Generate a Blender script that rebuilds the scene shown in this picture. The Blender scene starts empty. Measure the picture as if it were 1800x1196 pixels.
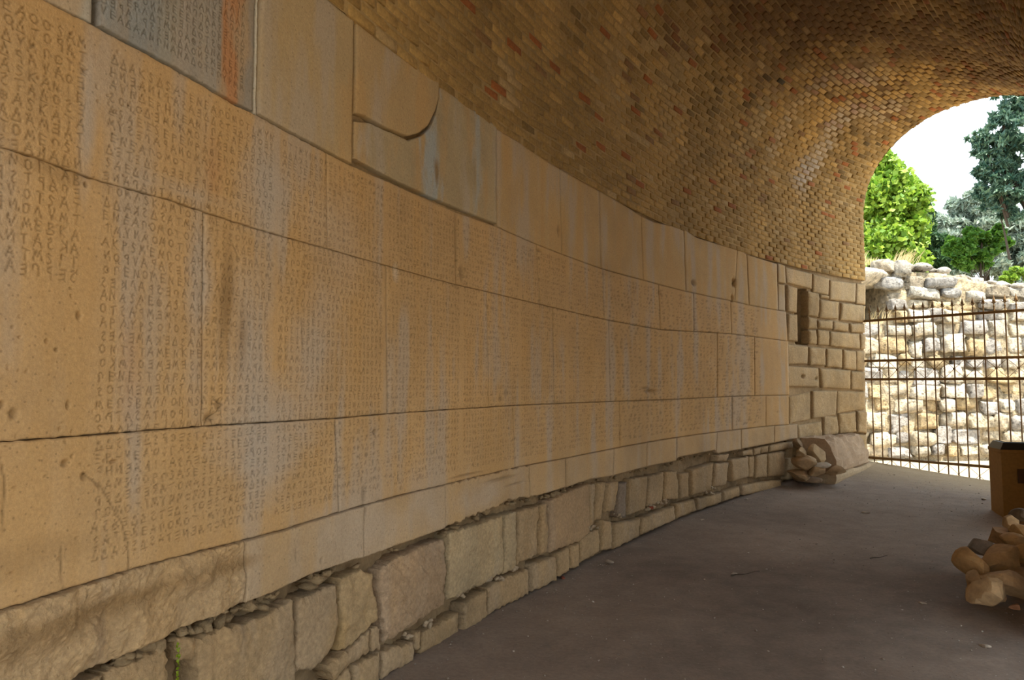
import bpy, math, random
import numpy as np

# ------------------------------------------------------------------ camera, light, exposure
scn = bpy.context.scene
COL = scn.collection
ZC = 1.6                                   # eye height above the passage floor
F, PIT = 1227.0, 0.0634                    # focal length in pixels of an 1800 px wide frame, tilt up
CX, CY, RW = 18.476, -4.707, 20.923        # centre and radius of the curved inscribed wall
W = 3.40                                   # width of the passage
cam = bpy.data.cameras.new('camera'); camo = bpy.data.objects.new('camera', cam); COL.objects.link(camo)
camo.location = (0, 0, ZC); camo.rotation_euler = (math.pi / 2 + PIT, 0, 0)
cam.sensor_width = 36; cam.lens = F / 1800 * 36; cam.clip_end = 400; cam.clip_start = 0.05
scn.camera = camo
world = bpy.data.worlds.new('sky'); scn.world = world; world.use_nodes = True
wn = world.node_tree; wn.nodes.clear()
tc = wn.nodes.new('ShaderNodeTexCoord'); sx = wn.nodes.new('ShaderNodeSeparateXYZ')
wr = wn.nodes.new('ShaderNodeValToRGB'); wb = wn.nodes.new('ShaderNodeBackground'); wo = wn.nodes.new('ShaderNodeOutputWorld')
wn.links.new(tc.outputs['Generated'], sx.inputs[0]); wn.links.new(sx.outputs['Z'], wr.inputs[0])
wr.color_ramp.elements[0].position = 0.0; wr.color_ramp.elements[0].color = (0.88, 0.96, 1.0, 1)
wr.color_ramp.elements[1].position = 0.9; wr.color_ramp.elements[1].color = (0.62, 0.82, 1.0, 1)
wn.links.new(wr.outputs[0], wb.inputs[0]); wb.inputs[1].default_value = 2.6; wn.links.new(wb.outputs[0], wo.inputs[0])
sun = bpy.data.lights.new('sun', 'SUN'); suno = bpy.data.objects.new('sun', sun); COL.objects.link(suno)
sun.energy = 12.0; sun.angle = 0.009; sun.color = (1.0, 0.93, 0.80)
SAZ, SEL = math.radians(146), math.radians(67)   # azimuth clockwise from +Y, elevation
suno.rotation_euler = (math.pi / 2 - SEL, 0, math.pi - SAZ); suno.location = (0, 0, 20)
scn.view_settings.view_transform = 'Standard'; scn.view_settings.look = 'None'
scn.view_settings.gamma = 1.0; scn.view_settings.use_curve_mapping = False
scn.view_settings.exposure = 0.28

# ------------------------------------------------------------------ helpers
rng = np.random.default_rng(7); random.seed(7)
def ray(x, y):
    a = (x - 900) / F; b = (598 - y) / F
    return np.array([a, math.cos(PIT) - b * math.sin(PIT), math.sin(PIT) + b * math.cos(PIT)])
def uz(x, y):
    """point of the curved wall behind a photo pixel: arc length u and world height z"""
    d = ray(x, y); A = d[0]**2 + d[1]**2; B = d[0] * CX + d[1] * CY; C = CX * CX + CY * CY - RW * RW
    t = (B + math.sqrt(B * B - A * C)) / A
    return (math.pi - math.atan2(d[1] * t - CY, d[0] * t - CX)) * RW, d[2] * t + ZC
def at(x, y, Y):
    d = ray(x, y); t = Y / d[1]
    return np.array([d[0] * t, Y, d[2] * t + ZC])
def onz(x, y, z):
    d = ray(x, y); t = (z - ZC) / d[2]
    return np.array([d[0] * t, d[1] * t, z])
def cyl(u, z, h):
    """curved-wall coordinates to world, h is the distance into the passage"""
    u = np.asarray(u, float); r = RW - np.asarray(h, float); a = u / RW
    return np.stack([CX - r * np.cos(a), CY + r * np.sin(a), np.broadcast_to(z, r.shape) if np.ndim(z) == 0 else z], -1)
def mesh(name, V, Q, mat=None, parent=None, smooth=True, attrs=None, col=None, kind=None):
    V = np.asarray(V, np.float32).reshape(-1, 3)
    me = bpy.data.meshes.new(name)
    if isinstance(Q, np.ndarray):
        k = Q.shape[1]; n = len(Q)
        me.vertices.add(len(V)); me.vertices.foreach_set('co', V.ravel())
        me.loops.add(n * k); me.loops.foreach_set('vertex_index', Q.astype(np.int32).ravel())
        me.polygons.add(n); me.polygons.foreach_set('loop_start', np.arange(n, dtype=np.int32) * k)
        me.update(calc_edges=True)
    else:
        me.from_pydata([tuple(map(float, v)) for v in V], [], Q); me.update()
    if smooth: me.polygons.foreach_set('use_smooth', np.ones(len(me.polygons), bool))
    if col is not None:
        a = me.attributes.new('col', 'FLOAT_COLOR', 'POINT')
        c = np.ones((len(V), 4), np.float32); c[:, :3] = col; a.data.foreach_set('color', c.ravel())
    if mat: me.materials.append(mat)
    o = bpy.data.objects.new(name, me); COL.objects.link(o)
    if parent: o.parent = parent
    if kind: o['kind'] = kind
    return o
def tag(o, label, cat, group=None):
    o['label'] = label; o['category'] = cat
    if group: o['group'] = group
    return o
def empty(name, loc, label=None, cat=None, group=None):
    o = bpy.data.objects.new(name, None); COL.objects.link(o); o.location = loc; o.empty_display_size = .1
    if label: tag(o, label, cat, group)
    return o
def _n2(seed, shape=(64, 64)): return np.random.default_rng(seed).random(shape) * 2 - 1
_TAB = {}
def vnoise(x, y, seed=0):
    if seed not in _TAB: _TAB[seed] = _n2(seed)
    T = _TAB[seed]; xi = np.floor(x).astype(int); yi = np.floor(y).astype(int)
    fx = x - xi; fy = y - yi; fx = fx * fx * (3 - 2 * fx); fy = fy * fy * (3 - 2 * fy)
    g = lambda a, b: T[a % 64, b % 64]
    return (g(xi, yi) * (1 - fx) + g(xi + 1, yi) * fx) * (1 - fy) + (g(xi, yi + 1) * (1 - fx) + g(xi + 1, yi + 1) * fx) * fy
def fbm(x, y, seed=0, o=4, lac=2.03, gain=.5):
    s = 0; a = 1
    for i in range(o): s = s + a * vnoise(x * lac**i + 7.3 * i, y * lac**i + 3.1 * i, seed + i); a *= gain
    return s
def fbm3(p, s, seed):    # cheap 3-D-looking noise
    x, y, z = p[..., 0] * s, p[..., 1] * s, p[..., 2] * s
    return (fbm(x, y, seed, 3) + fbm(y + 11, z, seed + 5, 3) + fbm(z - 7, x, seed + 9, 3)) * .55

# ------------------------------------------------------------------ materials
def nodes(name):
    m = bpy.data.materials.new(name); m.use_nodes = True; nt = m.node_tree
    return m, nt, nt.nodes['Principled BSDF']
def add_bump(nt, b, layers):
    geo = nt.nodes.new('ShaderNodeNewGeometry'); prev = None
    for kind, sc, dist, strg in layers:
        if kind == 'n':
            t = nt.nodes.new('ShaderNodeTexNoise'); t.inputs['Scale'].default_value = sc; t.inputs['Detail'].default_value = 6; t.inputs['Roughness'].default_value = .65; out = t.outputs[0]
        else:
            t = nt.nodes.new('ShaderNodeTexVoronoi'); t.inputs['Scale'].default_value = sc
            r = nt.nodes.new('ShaderNodeValToRGB'); r.color_ramp.elements[0].position = .0; r.color_ramp.elements[1].position = .28
            nt.links.new(t.outputs['Distance'], r.inputs[0]); out = r.outputs[0]
        nt.links.new(geo.outputs['Position'], t.inputs['Vector'])
        bp = nt.nodes.new('ShaderNodeBump'); bp.inputs['Distance'].default_value = dist; bp.inputs['Strength'].default_value = strg
        nt.links.new(out, bp.inputs['Height'])
        if prev: nt.links.new(prev.outputs[0], bp.inputs['Normal'])
        prev = bp
    nt.links.new(prev.outputs[0], b.inputs['Normal'])
def attr_mat(name, layers, grain=.25, gscale=60, rough=.9, spot=None):
    """colour from the mesh attribute, varied by a fine grain"""
    m, nt, b = nodes(name)
    at_ = nt.nodes.new('ShaderNodeAttribute'); at_.attribute_name = 'col'
    geo = nt.nodes.new('ShaderNodeNewGeometry')
    t = nt.nodes.new('ShaderNodeTexNoise'); t.inputs['Scale'].default_value = gscale; t.inputs['Detail'].default_value = 8; t.inputs['Roughness'].default_value = .7
    nt.links.new(geo.outputs['Position'], t.inputs['Vector'])
    mr = nt.nodes.new('ShaderNodeMapRange'); mr.inputs[1].default_value = .3; mr.inputs[2].default_value = .7; mr.inputs[3].default_value = 1 - grain; mr.inputs[4].default_value = 1 + grain
    nt.links.new(t.outputs[0], mr.inputs[0])
    mx = nt.nodes.new('ShaderNodeVectorMath'); mx.operation = 'SCALE'
    nt.links.new(at_.outputs['Color'], mx.inputs[0]); nt.links.new(mr.outputs[0], mx.inputs['Scale'])
    out = mx.outputs[0]
    if spot:
        v = nt.nodes.new('ShaderNodeTexVoronoi'); v.inputs['Scale'].default_value = spot[0]; nt.links.new(geo.outputs['Position'], v.inputs['Vector'])
        r = nt.nodes.new('ShaderNodeMapRange'); r.inputs[1].default_value = spot[1]; r.inputs[2].default_value = spot[1] + .08; r.inputs[3].default_value = spot[2]; r.inputs[4].default_value = 1.0
        nt.links.new(v.outputs['Distance'], r.inputs[0])
        m2 = nt.nodes.new('ShaderNodeVectorMath'); m2.operation = 'SCALE'; nt.links.new(out, m2.inputs[0]); nt.links.new(r.outputs[0], m2.inputs['Scale']); out = m2.outputs[0]
    nt.links.new(out, b.inputs['Base Color']); b.inputs['Roughness'].default_value = rough
    b.inputs['Specular IOR Level'].default_value = .25
    add_bump(nt, b, layers); return m
M_ASH = attr_mat('dressed_limestone', [('n', 35, .006, .5), ('n', 170, .0025, .8)], .15, 90, spot=(38, .10, .72))
M_RUB = attr_mat('rough_limestone', [('n', 14, .022, .6), ('n', 80, .008, .9)], .26, 45)
M_BRK = attr_mat('old_brick', [('n', 30, .006, .5), ('n', 160, .002, .6)], .30, 40)
M_MOR = attr_mat('lime_mortar', [('n', 25, .008, .6), ('n', 140, .003, .6)], .22, 30)
M_ROCK = attr_mat('fallen_stone', [('n', 9, .02, .4), ('n', 80, .004, .6)], .20, 25)
M_EARTH = attr_mat('trodden_earth', [('n', 6, .02, .35), ('n', 60, .006, .6), ('v', 110, .004, .5)], .16, 35, rough=.95)
M_SUN = attr_mat('weathered_stone', [('n', 6, .14, 1.0), ('n', 26, .05, 1.0)], .60, 9, spot=(7, .16, .5))
def flat_mat(name, c, rough=.7, metal=0, spec=.4):
    m, nt, b = nodes(name)
    geo = nt.nodes.new('ShaderNodeNewGeometry'); t = nt.nodes.new('ShaderNodeTexNoise'); t.inputs['Scale'].default_value = 30; t.inputs['Detail'].default_value = 5
    nt.links.new(geo.outputs['Position'], t.inputs['Vector'])
    r = nt.nodes.new('ShaderNodeValToRGB'); r.color_ramp.elements[0].color = (*[x * .7 for x in c], 1); r.color_ramp.elements[1].color = (*[min(1, x * 1.25) for x in c], 1)
    nt.links.new(t.outputs[0], r.inputs[0]); nt.links.new(r.outputs[0], b.inputs['Base Color'])
    b.inputs['Roughness'].default_value = rough; b.inputs['Metallic'].default_value = metal; b.inputs['Specular IOR Level'].default_value = spec
    return m
M_IRON = flat_mat('brown_painted_iron', (.21, .12, .04), .55)
M_PLINTH = flat_mat('ochre_painted_board', (.36, .20, .055), .7)
M_DARK = flat_mat('dark_trim', (.03, .03, .03), .4)
M_BARK = flat_mat('bark', (.06, .042, .028), .9)
M_CORE = flat_mat('dark_core', (.10, .065, .035), .95)
def leaf_mat(name, c1, c2, trans=.35):
    m, nt, b = nodes(name)
    at_ = nt.nodes.new('ShaderNodeAttribute'); at_.attribute_name = 'col'
    mx = nt.nodes.new('ShaderNodeMixRGB'); mx.inputs[1].default_value = (*c1, 1); mx.inputs[2].default_value = (*c2, 1)
    nt.links.new(at_.outputs['Fac'], mx.inputs[0]); nt.links.new(mx.outputs[0], b.inputs['Base Color']); b.inputs['Roughness'].default_value = .55
    tr = nt.nodes.new('ShaderNodeBsdfTranslucent'); nt.links.new(mx.outputs[0], tr.inputs[0])
    ms = nt.nodes.new('ShaderNodeMixShader'); ms.inputs[0].default_value = trans
    nt.links.new(b.outputs[0], ms.inputs[1]); nt.links.new(tr.outputs[0], ms.inputs[2])
    nt.links.new(ms.outputs[0], nt.nodes['Material Output'].inputs[0]); return m

# ------------------------------------------------------------------ floor height
def to_uw(x, y):
    dx, dy = x - CX, y - CY; r = np.hypot(dx, dy)
    return (math.pi - np.arctan2(dy, dx)) * RW, RW - r
def floor_z(x, y):
    u, w = to_uw(np.asarray(x, float), np.asarray(y, float))
    z = np.interp(u, [-40, 9, 11, 13, 15.5, 17, 19.3, 19.8, 20.6, 60], [0.03, 0.03, -.02, -.01, .05, .11, .24, .24, 0.0, -.05])
    g = np.clip((u - 17.5) / 1.8, 0, 1) * np.clip((20.6 - u) / .8, 0, 1)
    z = z - g * np.clip(w / 2.0, 0, 1.6) * .12
    z = z + np.exp(-np.clip(w, 0, 9) / .25) * .02
    return z + fbm(x * .9, y * .9, 31, 4) * .012

# ------------------------------------------------------------------ the inscribed wall
PX = dict(
 L0=[(600,10),(690,95),(776,163),(872,224),(1000,300),(1100,362),(1125,378),(1150,390),(1200,401),(1225,418),(1296,437),(1313,447),(1380,468)],
 L1=[(80,0),(163,42),(300,117),(350,146),(408,181),(450,201),(508,233),(610,287),(685,320),(796,370),(871,397),(945,430),(1060,473),(1130,492),(1205,512),(1290,530),(1320,537),(1382,548)],
 L2=[(0,258),(50,272),(165,315),(300,352),(360,373),(450,402),(575,437),(680,467),(800,500),(858,513),(950,535),(1070,563),(1165,580),(1220,583),(1285,587),(1325,592),(1386,600)],
 L3=[(0,778),(355,750),(590,736),(680,728),(905,713),(975,710),(1085,706),(1175,703),(1300,697),(1388,695)],
 L4=[(0,1075),(107,1040),(227,1003),(300,983),(430,950),(497,932),(600,900),(700,872),(780,853),(905,823),(1000,805),(1090,787),(1150,776),(1230,764),(1261,760),(1347,750),(1403,746)],
 L5=[(126,1196),(148,1180),(198,1165),(247,1140),(297,1119),(332,1099),(374,1083),(427,1061),(473,1043),(547,1009),(600,991),(622,983),(637,981),(714,953),(752,940),(782,929),(825,910),(875,891),(896,880),(926,875),(951,871),(1000,856),(1038,843),(1075,838),(1138,821),(1189,811),(1192,805),(1258,792),(1262,798),(1300,791),(1361,779),(1403,771)])
def yline(k, x): p = PX[k]; return float(np.interp(x, [a for a, b in p], [b for a, b in p]))
UZ = {k: np.array([uz(*p) for p in v]) for k, v in PX.items()}
UZ['L0'][:, 1] = np.clip(UZ['L0'][:, 1], 3.36, 3.5)
def zl(k, u): return np.interp(u, UZ[k][:, 0], UZ[k][:, 1])
U_START = 1.0

# carved letters: strokes in a unit box
def arc(cx, cy, r, a0, a1, n=10, ry=None):
    a = np.linspace(math.radians(a0), math.radians(a1), n); ry = ry or r
    return list(zip(cx + r * np.cos(a), cy + ry * np.sin(a)))
G = {
 'A': [[(0,0),(.55,1),(.95,0)],[(.22,.38),(.85,.45)]], 'B': [[(.1,0),(.1,1),(.6,.95),(.7,.75),(.2,.5),(.8,.35),(.7,.05),(.1,0)]],
 'C': [[(.25,0),(.25,.6)],arc(.5,.55,.35,190,-20)], 'D': [[(.05,0),(.5,1),(.95,0),(.05,0)]], 'E': [[(.2,-.05),(.2,1)],[(.2,.95),(.8,.85)],[(.2,.55),(.75,.48)],[(.2,.1),(.8,.02)]],
 'F': [[(.2,-.05),(.2,1)],[(.2,.95),(.8,.85)],[(.2,.55),(.75,.48)]], 'H': [[(.15,0),(.15,1)],[(.85,0),(.85,1)],[(.15,.55),(.85,.5)]],
 'K': [[(.15,0),(.15,1)],[(.8,.95),(.18,.5),(.85,.02)]], 'L': [[(0,0),(.5,1),(.85,.35)]], 'M': [[(0,0),(.2,.95),(.45,.35),(.65,.95),(.95,.1)]],
 'N': [[(.1,0),(.2,1),(.75,.15),(.85,.95)]], 'O': [arc(.5,.5,.38,0,360,14)], 'Q': [arc(.5,.5,.38,0,360,14),[(.5,.15),(.5,.85)],[(.15,.5),(.85,.5)]],
 'P': [[(.2,-.05),(.2,1),(.7,.85),(.7,.6),(.2,.48)]], 'R': [[(.2,0),(.2,1),(.7,.85),(.7,.6),(.2,.48),(.8,0)]], 'S': [[(.75,.85),(.45,1),(.25,.78),(.65,.45),(.7,.2),(.4,0),(.2,.1)]],
 'T': [[(.5,0),(.5,.9)],[(.1,.95),(.9,.82)]], 'V': [[(.1,.95),(.4,0),(.8,1)]], 'Y': [[(.1,.95),(.45,.45),(.85,1)],[(.45,.45),(.42,0)]],
 'G': [[(.3,0),(.3,1),(.8,.85)]], 'I': [[(.5,0),(.5,1)]] }
U0, U1, Z0, Z1, PR = 5.2, 17.3, .92, 3.22, .0016
NU, NZ = int((U1 - U0) / PR), int((Z1 - Z0) / PR)
CARVE = np.zeros((NZ, NU), np.float32)
def stroke(p, q, wid):
    (ax, ay), (bx, by) = p, q
    i0 = int((min(ax, bx) - wid - U0) / PR); i1 = int((max(ax, bx) + wid - U0) / PR) + 2
    j0 = int((min(ay, by) - wid - Z0) / PR); j1 = int((max(ay, by) + wid - Z0) / PR) + 2
    if i0 < 0 or j0 < 0 or i1 >= NU or j1 >= NZ: return
    X = U0 + np.arange(i0, i1) * PR; Y = (Z0 + np.arange(j0, j1) * PR)[:, None]
    dx, dy = bx - ax, by - ay; L = dx * dx + dy * dy + 1e-12
    t = np.clip(((X - ax) * dx + (Y - ay) * dy) / L, 0, 1)
    d = np.hypot(X - ax - t * dx, Y - ay - t * dy)
    v = np.clip(1.15 - d / wid, 0, 1)
    s = CARVE[j0:j1, i0:i1]; np.maximum(s, v, out=s)
def letter(ch, u, z, w, h, mirror, rot=0):
    for pl in G[ch]:
        pts = []
        for a, b in pl:
            a = 1 - a if mirror else a
            a += rng.normal(0, .012); b += rng.normal(0, .012)
            pts.append((u + (a + rot * b) * w, z + b * h))
        for p, q in zip(pts, pts[1:]): stroke(p, q, .0023)
POOL = ('EPSONODEMMAMO STMEQEDBOJASOTO AVNDEPHNEANICAS AEDDSTEDSPOE STADETEDSA EESEPENPAQE NACANTDPANI'
        ' MYSECAPANO MANSLOPCS ASESECSDEPERA TOMLSKAMT DDAKSDSAT ENEACOMOT IMYNMOMO').replace('J', 'C')
POOLS = ''.join(c for c in POOL if c in G)
COL2 = ['TOMLSKAMTOTSME','DDAKSDSATMACETS','ENEACOMOTOLKAS','TMYNMOMOTVASA','AKPSMENCOCAPNI','NOPVAPASEMATS','OCENOMENENATE','SEKLAPSECAPLC','ANASLEQASTAKEO',
 'OTSAPMEMYATMA','APLYPSOIOSMKOCEPS','SELEMAKEDSADTASE','ONTSTAMENKPEMAAECSTOS','OKMSOEMEMESMAMAKSMA','CENESTOAPAYPSONALLANDE','SOTNEMENATMASMEDEM','MECSBALLONMSAECASDEY','OPTASATMOPIOTCEPO','SALKEDEIANMAYTAS']
COL1T = ['AOOSAM','OODTOPAT','ODYMCOTE','ADPAVAOE','AASKANIE','OSTADOSE','PEQASKATA','MADAMEAT','NTOMECST']
COL1B = ['TNOGGAB','PSTPACE','ACVOTSAT','ENOLVMT','TAVMEBKA','VANTASKA','BATMSGI','TSAECPES','AVLOV']
PITCH, LH = .0425, .030
def inblock(u, z):
    return zl('L4', u) + .02 < z < zl('L1', u) - .045
for c in range(12):
    ustart = 7.01 + (c - 1) * .842; zt = 2.80; row = 0
    nrow = 42
    for r in range(nrow):
        z = zt - r * PITCH
        mir = r % 2 == 1
        if c == 0:
            if z < 1.90: continue
            bank = COL1T if z > 2.25 else COL1B
            k = int(round(((2.62 if z > 2.25 else 2.215) - z) / PITCH)); s = bank[k] if 0 <= k < len(bank) else ''
            if not s: s = ''.join(POOLS[(r * 17 + i * 3) % len(POOLS)] for i in range(7))
            s = ''.join(POOLS[(r * 13 + i) % len(POOLS)] for i in range(14)) + s; lo = 6.94 - len(s) * .0385; dx = .0385; hh = LH * 1.12; ww = .026
        else:
            st = int(rng.integers(0, len(POOLS))); s = (POOLS + POOLS)[st:st + 22]
            k = int(round((z - 2.215) / -PITCH))
            if c == 1 and 0 <= k < len(COL2): s = (COL2[k] + s)[:22]
            lo = ustart + rng.normal(0, .004); dx = .0362; hh = LH * (1 if c < 3 else .95); ww = .024
        for i, ch in enumerate(s):
            u = lo + i * dx + rng.normal(0, .0015); zz = z + rng.normal(0, .0015)
            if ch not in G or not inblock(u, zz) or zz + hh > zl('L1', u) - .02: continue
            if vnoise(np.array(u * 2.2), np.array(zz * 3), 91) > .97: continue       # worn away
            letter(ch, u, zz, ww * rng.uniform(.85, 1.1), hh * rng.uniform(.9, 1.08), mir, rng.normal(0, .06))
# the bluish inscribed slab at the top left
ub0, ub1 = uz(178, 10)[0], uz(440, 100)[0]
for r in range(13):
    z = 2.735 + r * .037
    for i in range(int((ub1 - ub0) / .031)):
        u = ub0 + i * .031
        if z < zl('L1', u) + .03: continue
        letter(POOLS[(r * 29 + i * 7) % len(POOLS)], u, z, .021, .027, r % 2 == 0)
# chips and pits (photo position, radius u, radius z, depth)
PITS = [(1219,497,.05,.035,.04),(1290,497,.045,.06,.07),(1287,525,.03,.05,.06),(1145,688,.17,.016,.03),(1135,683,.09,.012,.02),(690,600,.008,.02,.01),
 (115,815,.012,.01,.012),(148,838,.010,.012,.01),(200,812,.014,.006,.01),(140,555,.008,.012,.012),(82,600,.006,.006,.008),(100,615,.006,.006,.01),(25,728,.012,.014,.012),(3,712,.008,.01,.014),
 (120,712,.006,.012,.01),(152,325,.006,.008,.01),(660,760,.02,.012,.014),(785,771,.014,.008,.012),(983,405,.022,.05,.014),(875,340,.018,.045,.02),(803,440,.016,.2,.018),(813,480,.03,.05,.016),
 (948,440,.04,.012,.02),(1127,378,.05,.012,.02),(1160,515,.03,.03,.014),(890,690,.02,.03,.008),(880,700,.02,.03,.008),(1450,0,.01,.01,0),(150,125,.008,.008,.008),(370,735,.03,.018,.012),
 (385,712,.02,.02,.008),(640,895,.012,.03,.01),(1412,662,.045,.026,.09),(1436,666,.04,.03,.05),(1290,727,.03,.02,.012),(1367,725,.02,.015,.01),(1250,735,.01,.01,.01),(735,843,.008,.012,.01),(705,858,.008,.01,.01),
 (722,655,.006,.004,.006),(480,465,.01,.01,.004),(700,840,.008,.02,.008),(516,975,.006,.03,.008),(560,985,.006,.012,.01),(820,835,.20,.006,.010),(880,842,.22,.008,.014),(905,851,.14,.006,.012),(640,870,.02,.05,.008)]
PITUZ = [(*uz(a, b), ru, rz, d) for a, b, ru, rz, d in PITS]
for i in range(420):                                                              # tiny scattered pits, denser at the left
    u = 6.3 + rng.exponential(1.3); z = rng.uniform(1.0, 2.9)
    PITUZ.append((u, z, rng.uniform(.0015, .005), rng.uniform(.002, .007), rng.uniform(.003, .008)))
# cracks carved as thin strokes in the photo
CRACKS = [[(148,832),(170,850),(182,862),(200,895),(215,920),(224,950),(227,1003)],[(375,700),(392,712),(366,738)],[(410,430),(420,455)],[(530,560),(532,610)],
 [(0,805),(8,870),(7,935)],[(108,960),(110,1035)],[(660,485),(668,500)],[(1270,600),(1272,660),(1284,697)],[(1240,590),(1235,700)]]
for cr in CRACKS:
    P_ = [uz(*p) for p in cr]
    for p, q in zip(P_, P_[1:]):
        m = ((p[0]+q[0])/2 + rng.normal(0,.002), (p[1]+q[1])/2 + rng.normal(0,.002)); stroke(p, m, .0035); stroke(m, q, .0035)
def carve_at(u, z):
    x = (u - U0) / PR; y = (z - Z0) / PR
    ok = (x > 0) & (x < NU - 2) & (y > 0) & (y < NZ - 2)
    x = np.where(ok, x, 0); y = np.where(ok, y, 0); xi = x.astype(int); yi = y.astype(int); fx = x - xi; fy = y - yi
    v = (CARVE[yi, xi] * (1 - fx) + CARVE[yi, xi + 1] * fx) * (1 - fy) + (CARVE[yi + 1, xi] * (1 - fx) + CARVE[yi + 1, xi + 1] * fx) * fy
    return np.where(ok, v, 0)
# stains: photo position, radii (m), colour, strength
GREY = (.50, .42, .335); BLUE = (.36, .40, .42); ORG = (.50, .24, .10); BRN = (.30, .18, .075); WHT = (.70, .60, .46)
STAIN = [(155,180,.03,.30,GREY,.8),(470,330,.14,.22,GREY,.75),(350,480,.06,.45,GREY,.7),(440,640,.10,.35,GREY,.5),(560,620,.16,.35,GREY,.65),(470,800,.25,.2,GREY,.7),(400,500,.03,.2,BRN,.5),(395,560,.045,.16,BRN,.7),(425,590,.03,.12,BRN,.5),
 (375,300,.05,.14,ORG,.35),(590,430,.2,.25,GREY,.35),(370,60,.05,.3,ORG,.0),(695,478,.03,.05,WHT,.5),(640,930,.5,.15,GREY,.3),(740,880,.2,.2,GREY,.45),(850,870,.3,.1,GREY,.5),
 (60,980,.3,.05,BRN,.3),(200,1060,.6,.035,BRN,.75),(60,1130,.4,.06,BRN,.5),(400,1000,.2,.03,BRN,.6),(230,640,.05,.2,ORG,.2),(100,300,.2,.03,BRN,.35),(1060,470,.3,.1,BRN,.25),
 (750,250,.12,.5,BLUE,.0),(1250,640,.1,.1,WHT,.15),(1386,640,.05,.3,WHT,.45),(480,700,.1,.1,GREY,.4),(330,340,.2,.04,GREY,.4)]
STUZ = [(*uz(a, b), ru, rz, np.array(c), s) for a, b, ru, rz, c, s in STAIN]
def stone_col(u, z, base, var, seed, streak=1.0):
    base = np.array(base)
    n1 = fbm(u * 1.6, z * .9, 51, 4); n2 = fbm(u * 7, z * 1.1, 61, 4); n3 = fbm(u * 5, z * 5, 71 , 4)
    c = base[None] * (1 + var * (.5 * n1 + .5 * n3 * .6))[:, None]
    g = streak * np.clip(n2 * .9 + n1 * .3 - .18, 0, .55)[:, None]; c = c * (1 - g) + np.array(GREY) * .95 * g
    o = streak * np.clip(-n2 * .8 + n3 * .3 - .12, 0, .45)[:, None]; c = c * (1 - o) + np.array((.56, .335, .13)) * o
    for su, sz, ru, rz, cc, s in STUZ:
        if s <= 0: continue
        d = np.hypot((u - su) / ru, (z - sz) / rz); k = (s * np.clip(1.25 - d + n3 * .35, 0, 1))[:, None]
        c = c * (1 - k) + cc * k
    return c
BASE = (.575, .368, .172)

# mesh of the core behind the stones is the setting, the stones are its children
nu, nz = 640, 130
uu = np.linspace(U_START, 19.78, nu); zz = np.linspace(-.35, 3.46, nz)
Ug, Zg = np.meshgrid(uu, zz)
l5 = zl('L5', Ug); low = 1 / (1 + np.exp((Zg - l5) / .02))
H = -.045 - .06 * low + (fbm(Ug * 9, Zg * 9, 5, 4) * (.005 + .022 * low))
sl0, sl1 = uz(1403, 555)[0], uz(1422, 555)[0]; sz0, sz1 = uz(1412, 604)[1], uz(1412, 507)[1]
H = np.where((Ug > sl0 - .03) & (Ug < sl1 + .03) & (Zg > sz0 - .02) & (Zg < sz1 + .02), -.42, H)
V = cyl(Ug.ravel(), Zg.ravel(), H.ravel())
idx = np.arange(nu * nz).reshape(nz, nu)
Q = np.stack([idx[:-1, :-1], idx[:-1, 1:], idx[1:, 1:], idx[1:, :-1]], -1).reshape(-1, 4)
cm = (np.array((.36, .25, .135)) * (1 - low.ravel()[:, None]) + np.array((.25, .17, .09)) * low.ravel()[:, None]) * (1 + .3 * fbm(Ug.ravel() * 4, Zg.ravel() * 4, 8, 3))[:, None]
wallL = mesh('wall_left', V, Q, M_MOR, col=cm, kind='structure')
# outer back, top and end faces of the same masonry, one mass with it
ub = np.linspace(U_START, 19.78, 60); Vb = []; Qb = []
prof = [(-.5, -.35), (-1.1, -.35), (-1.1, 3.5), (-.5, 3.5)]
for i, u in enumerate(ub):
    for h, z in prof: Vb.append(cyl(u, z, h).reshape(3))
for i in range(59):
    for k in range(4): a = i * 4 + k; b = i * 4 + (k + 1) % 4; Qb.append((a, b, b + 4, a + 4))
Qb += [(0, 1, 2, 3), (236, 239, 238, 237)]
mesh('masonry_core', Vb, Qb, M_CORE, parent=wallL, smooth=False)
Ve = []; Qe = []          # end face of the wall at the gate
for j, z in enumerate(np.linspace(-.35, 3.46, 24)):
    for k, h in enumerate(np.linspace(-1.1, -.045, 6)): Ve.append(cyl(19.78 + .01 * math.sin(j * 3 + k), z, h).reshape(3))
for j in range(23):
    for k in range(5): a = j * 6 + k; Qe.append((a, a + 1, a + 7, a + 6))
mesh('wall_end_face', Ve, Qe, M_MOR, parent=wallL, col=np.full((len(Ve), 3), (.42, .3, .16)))

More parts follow.
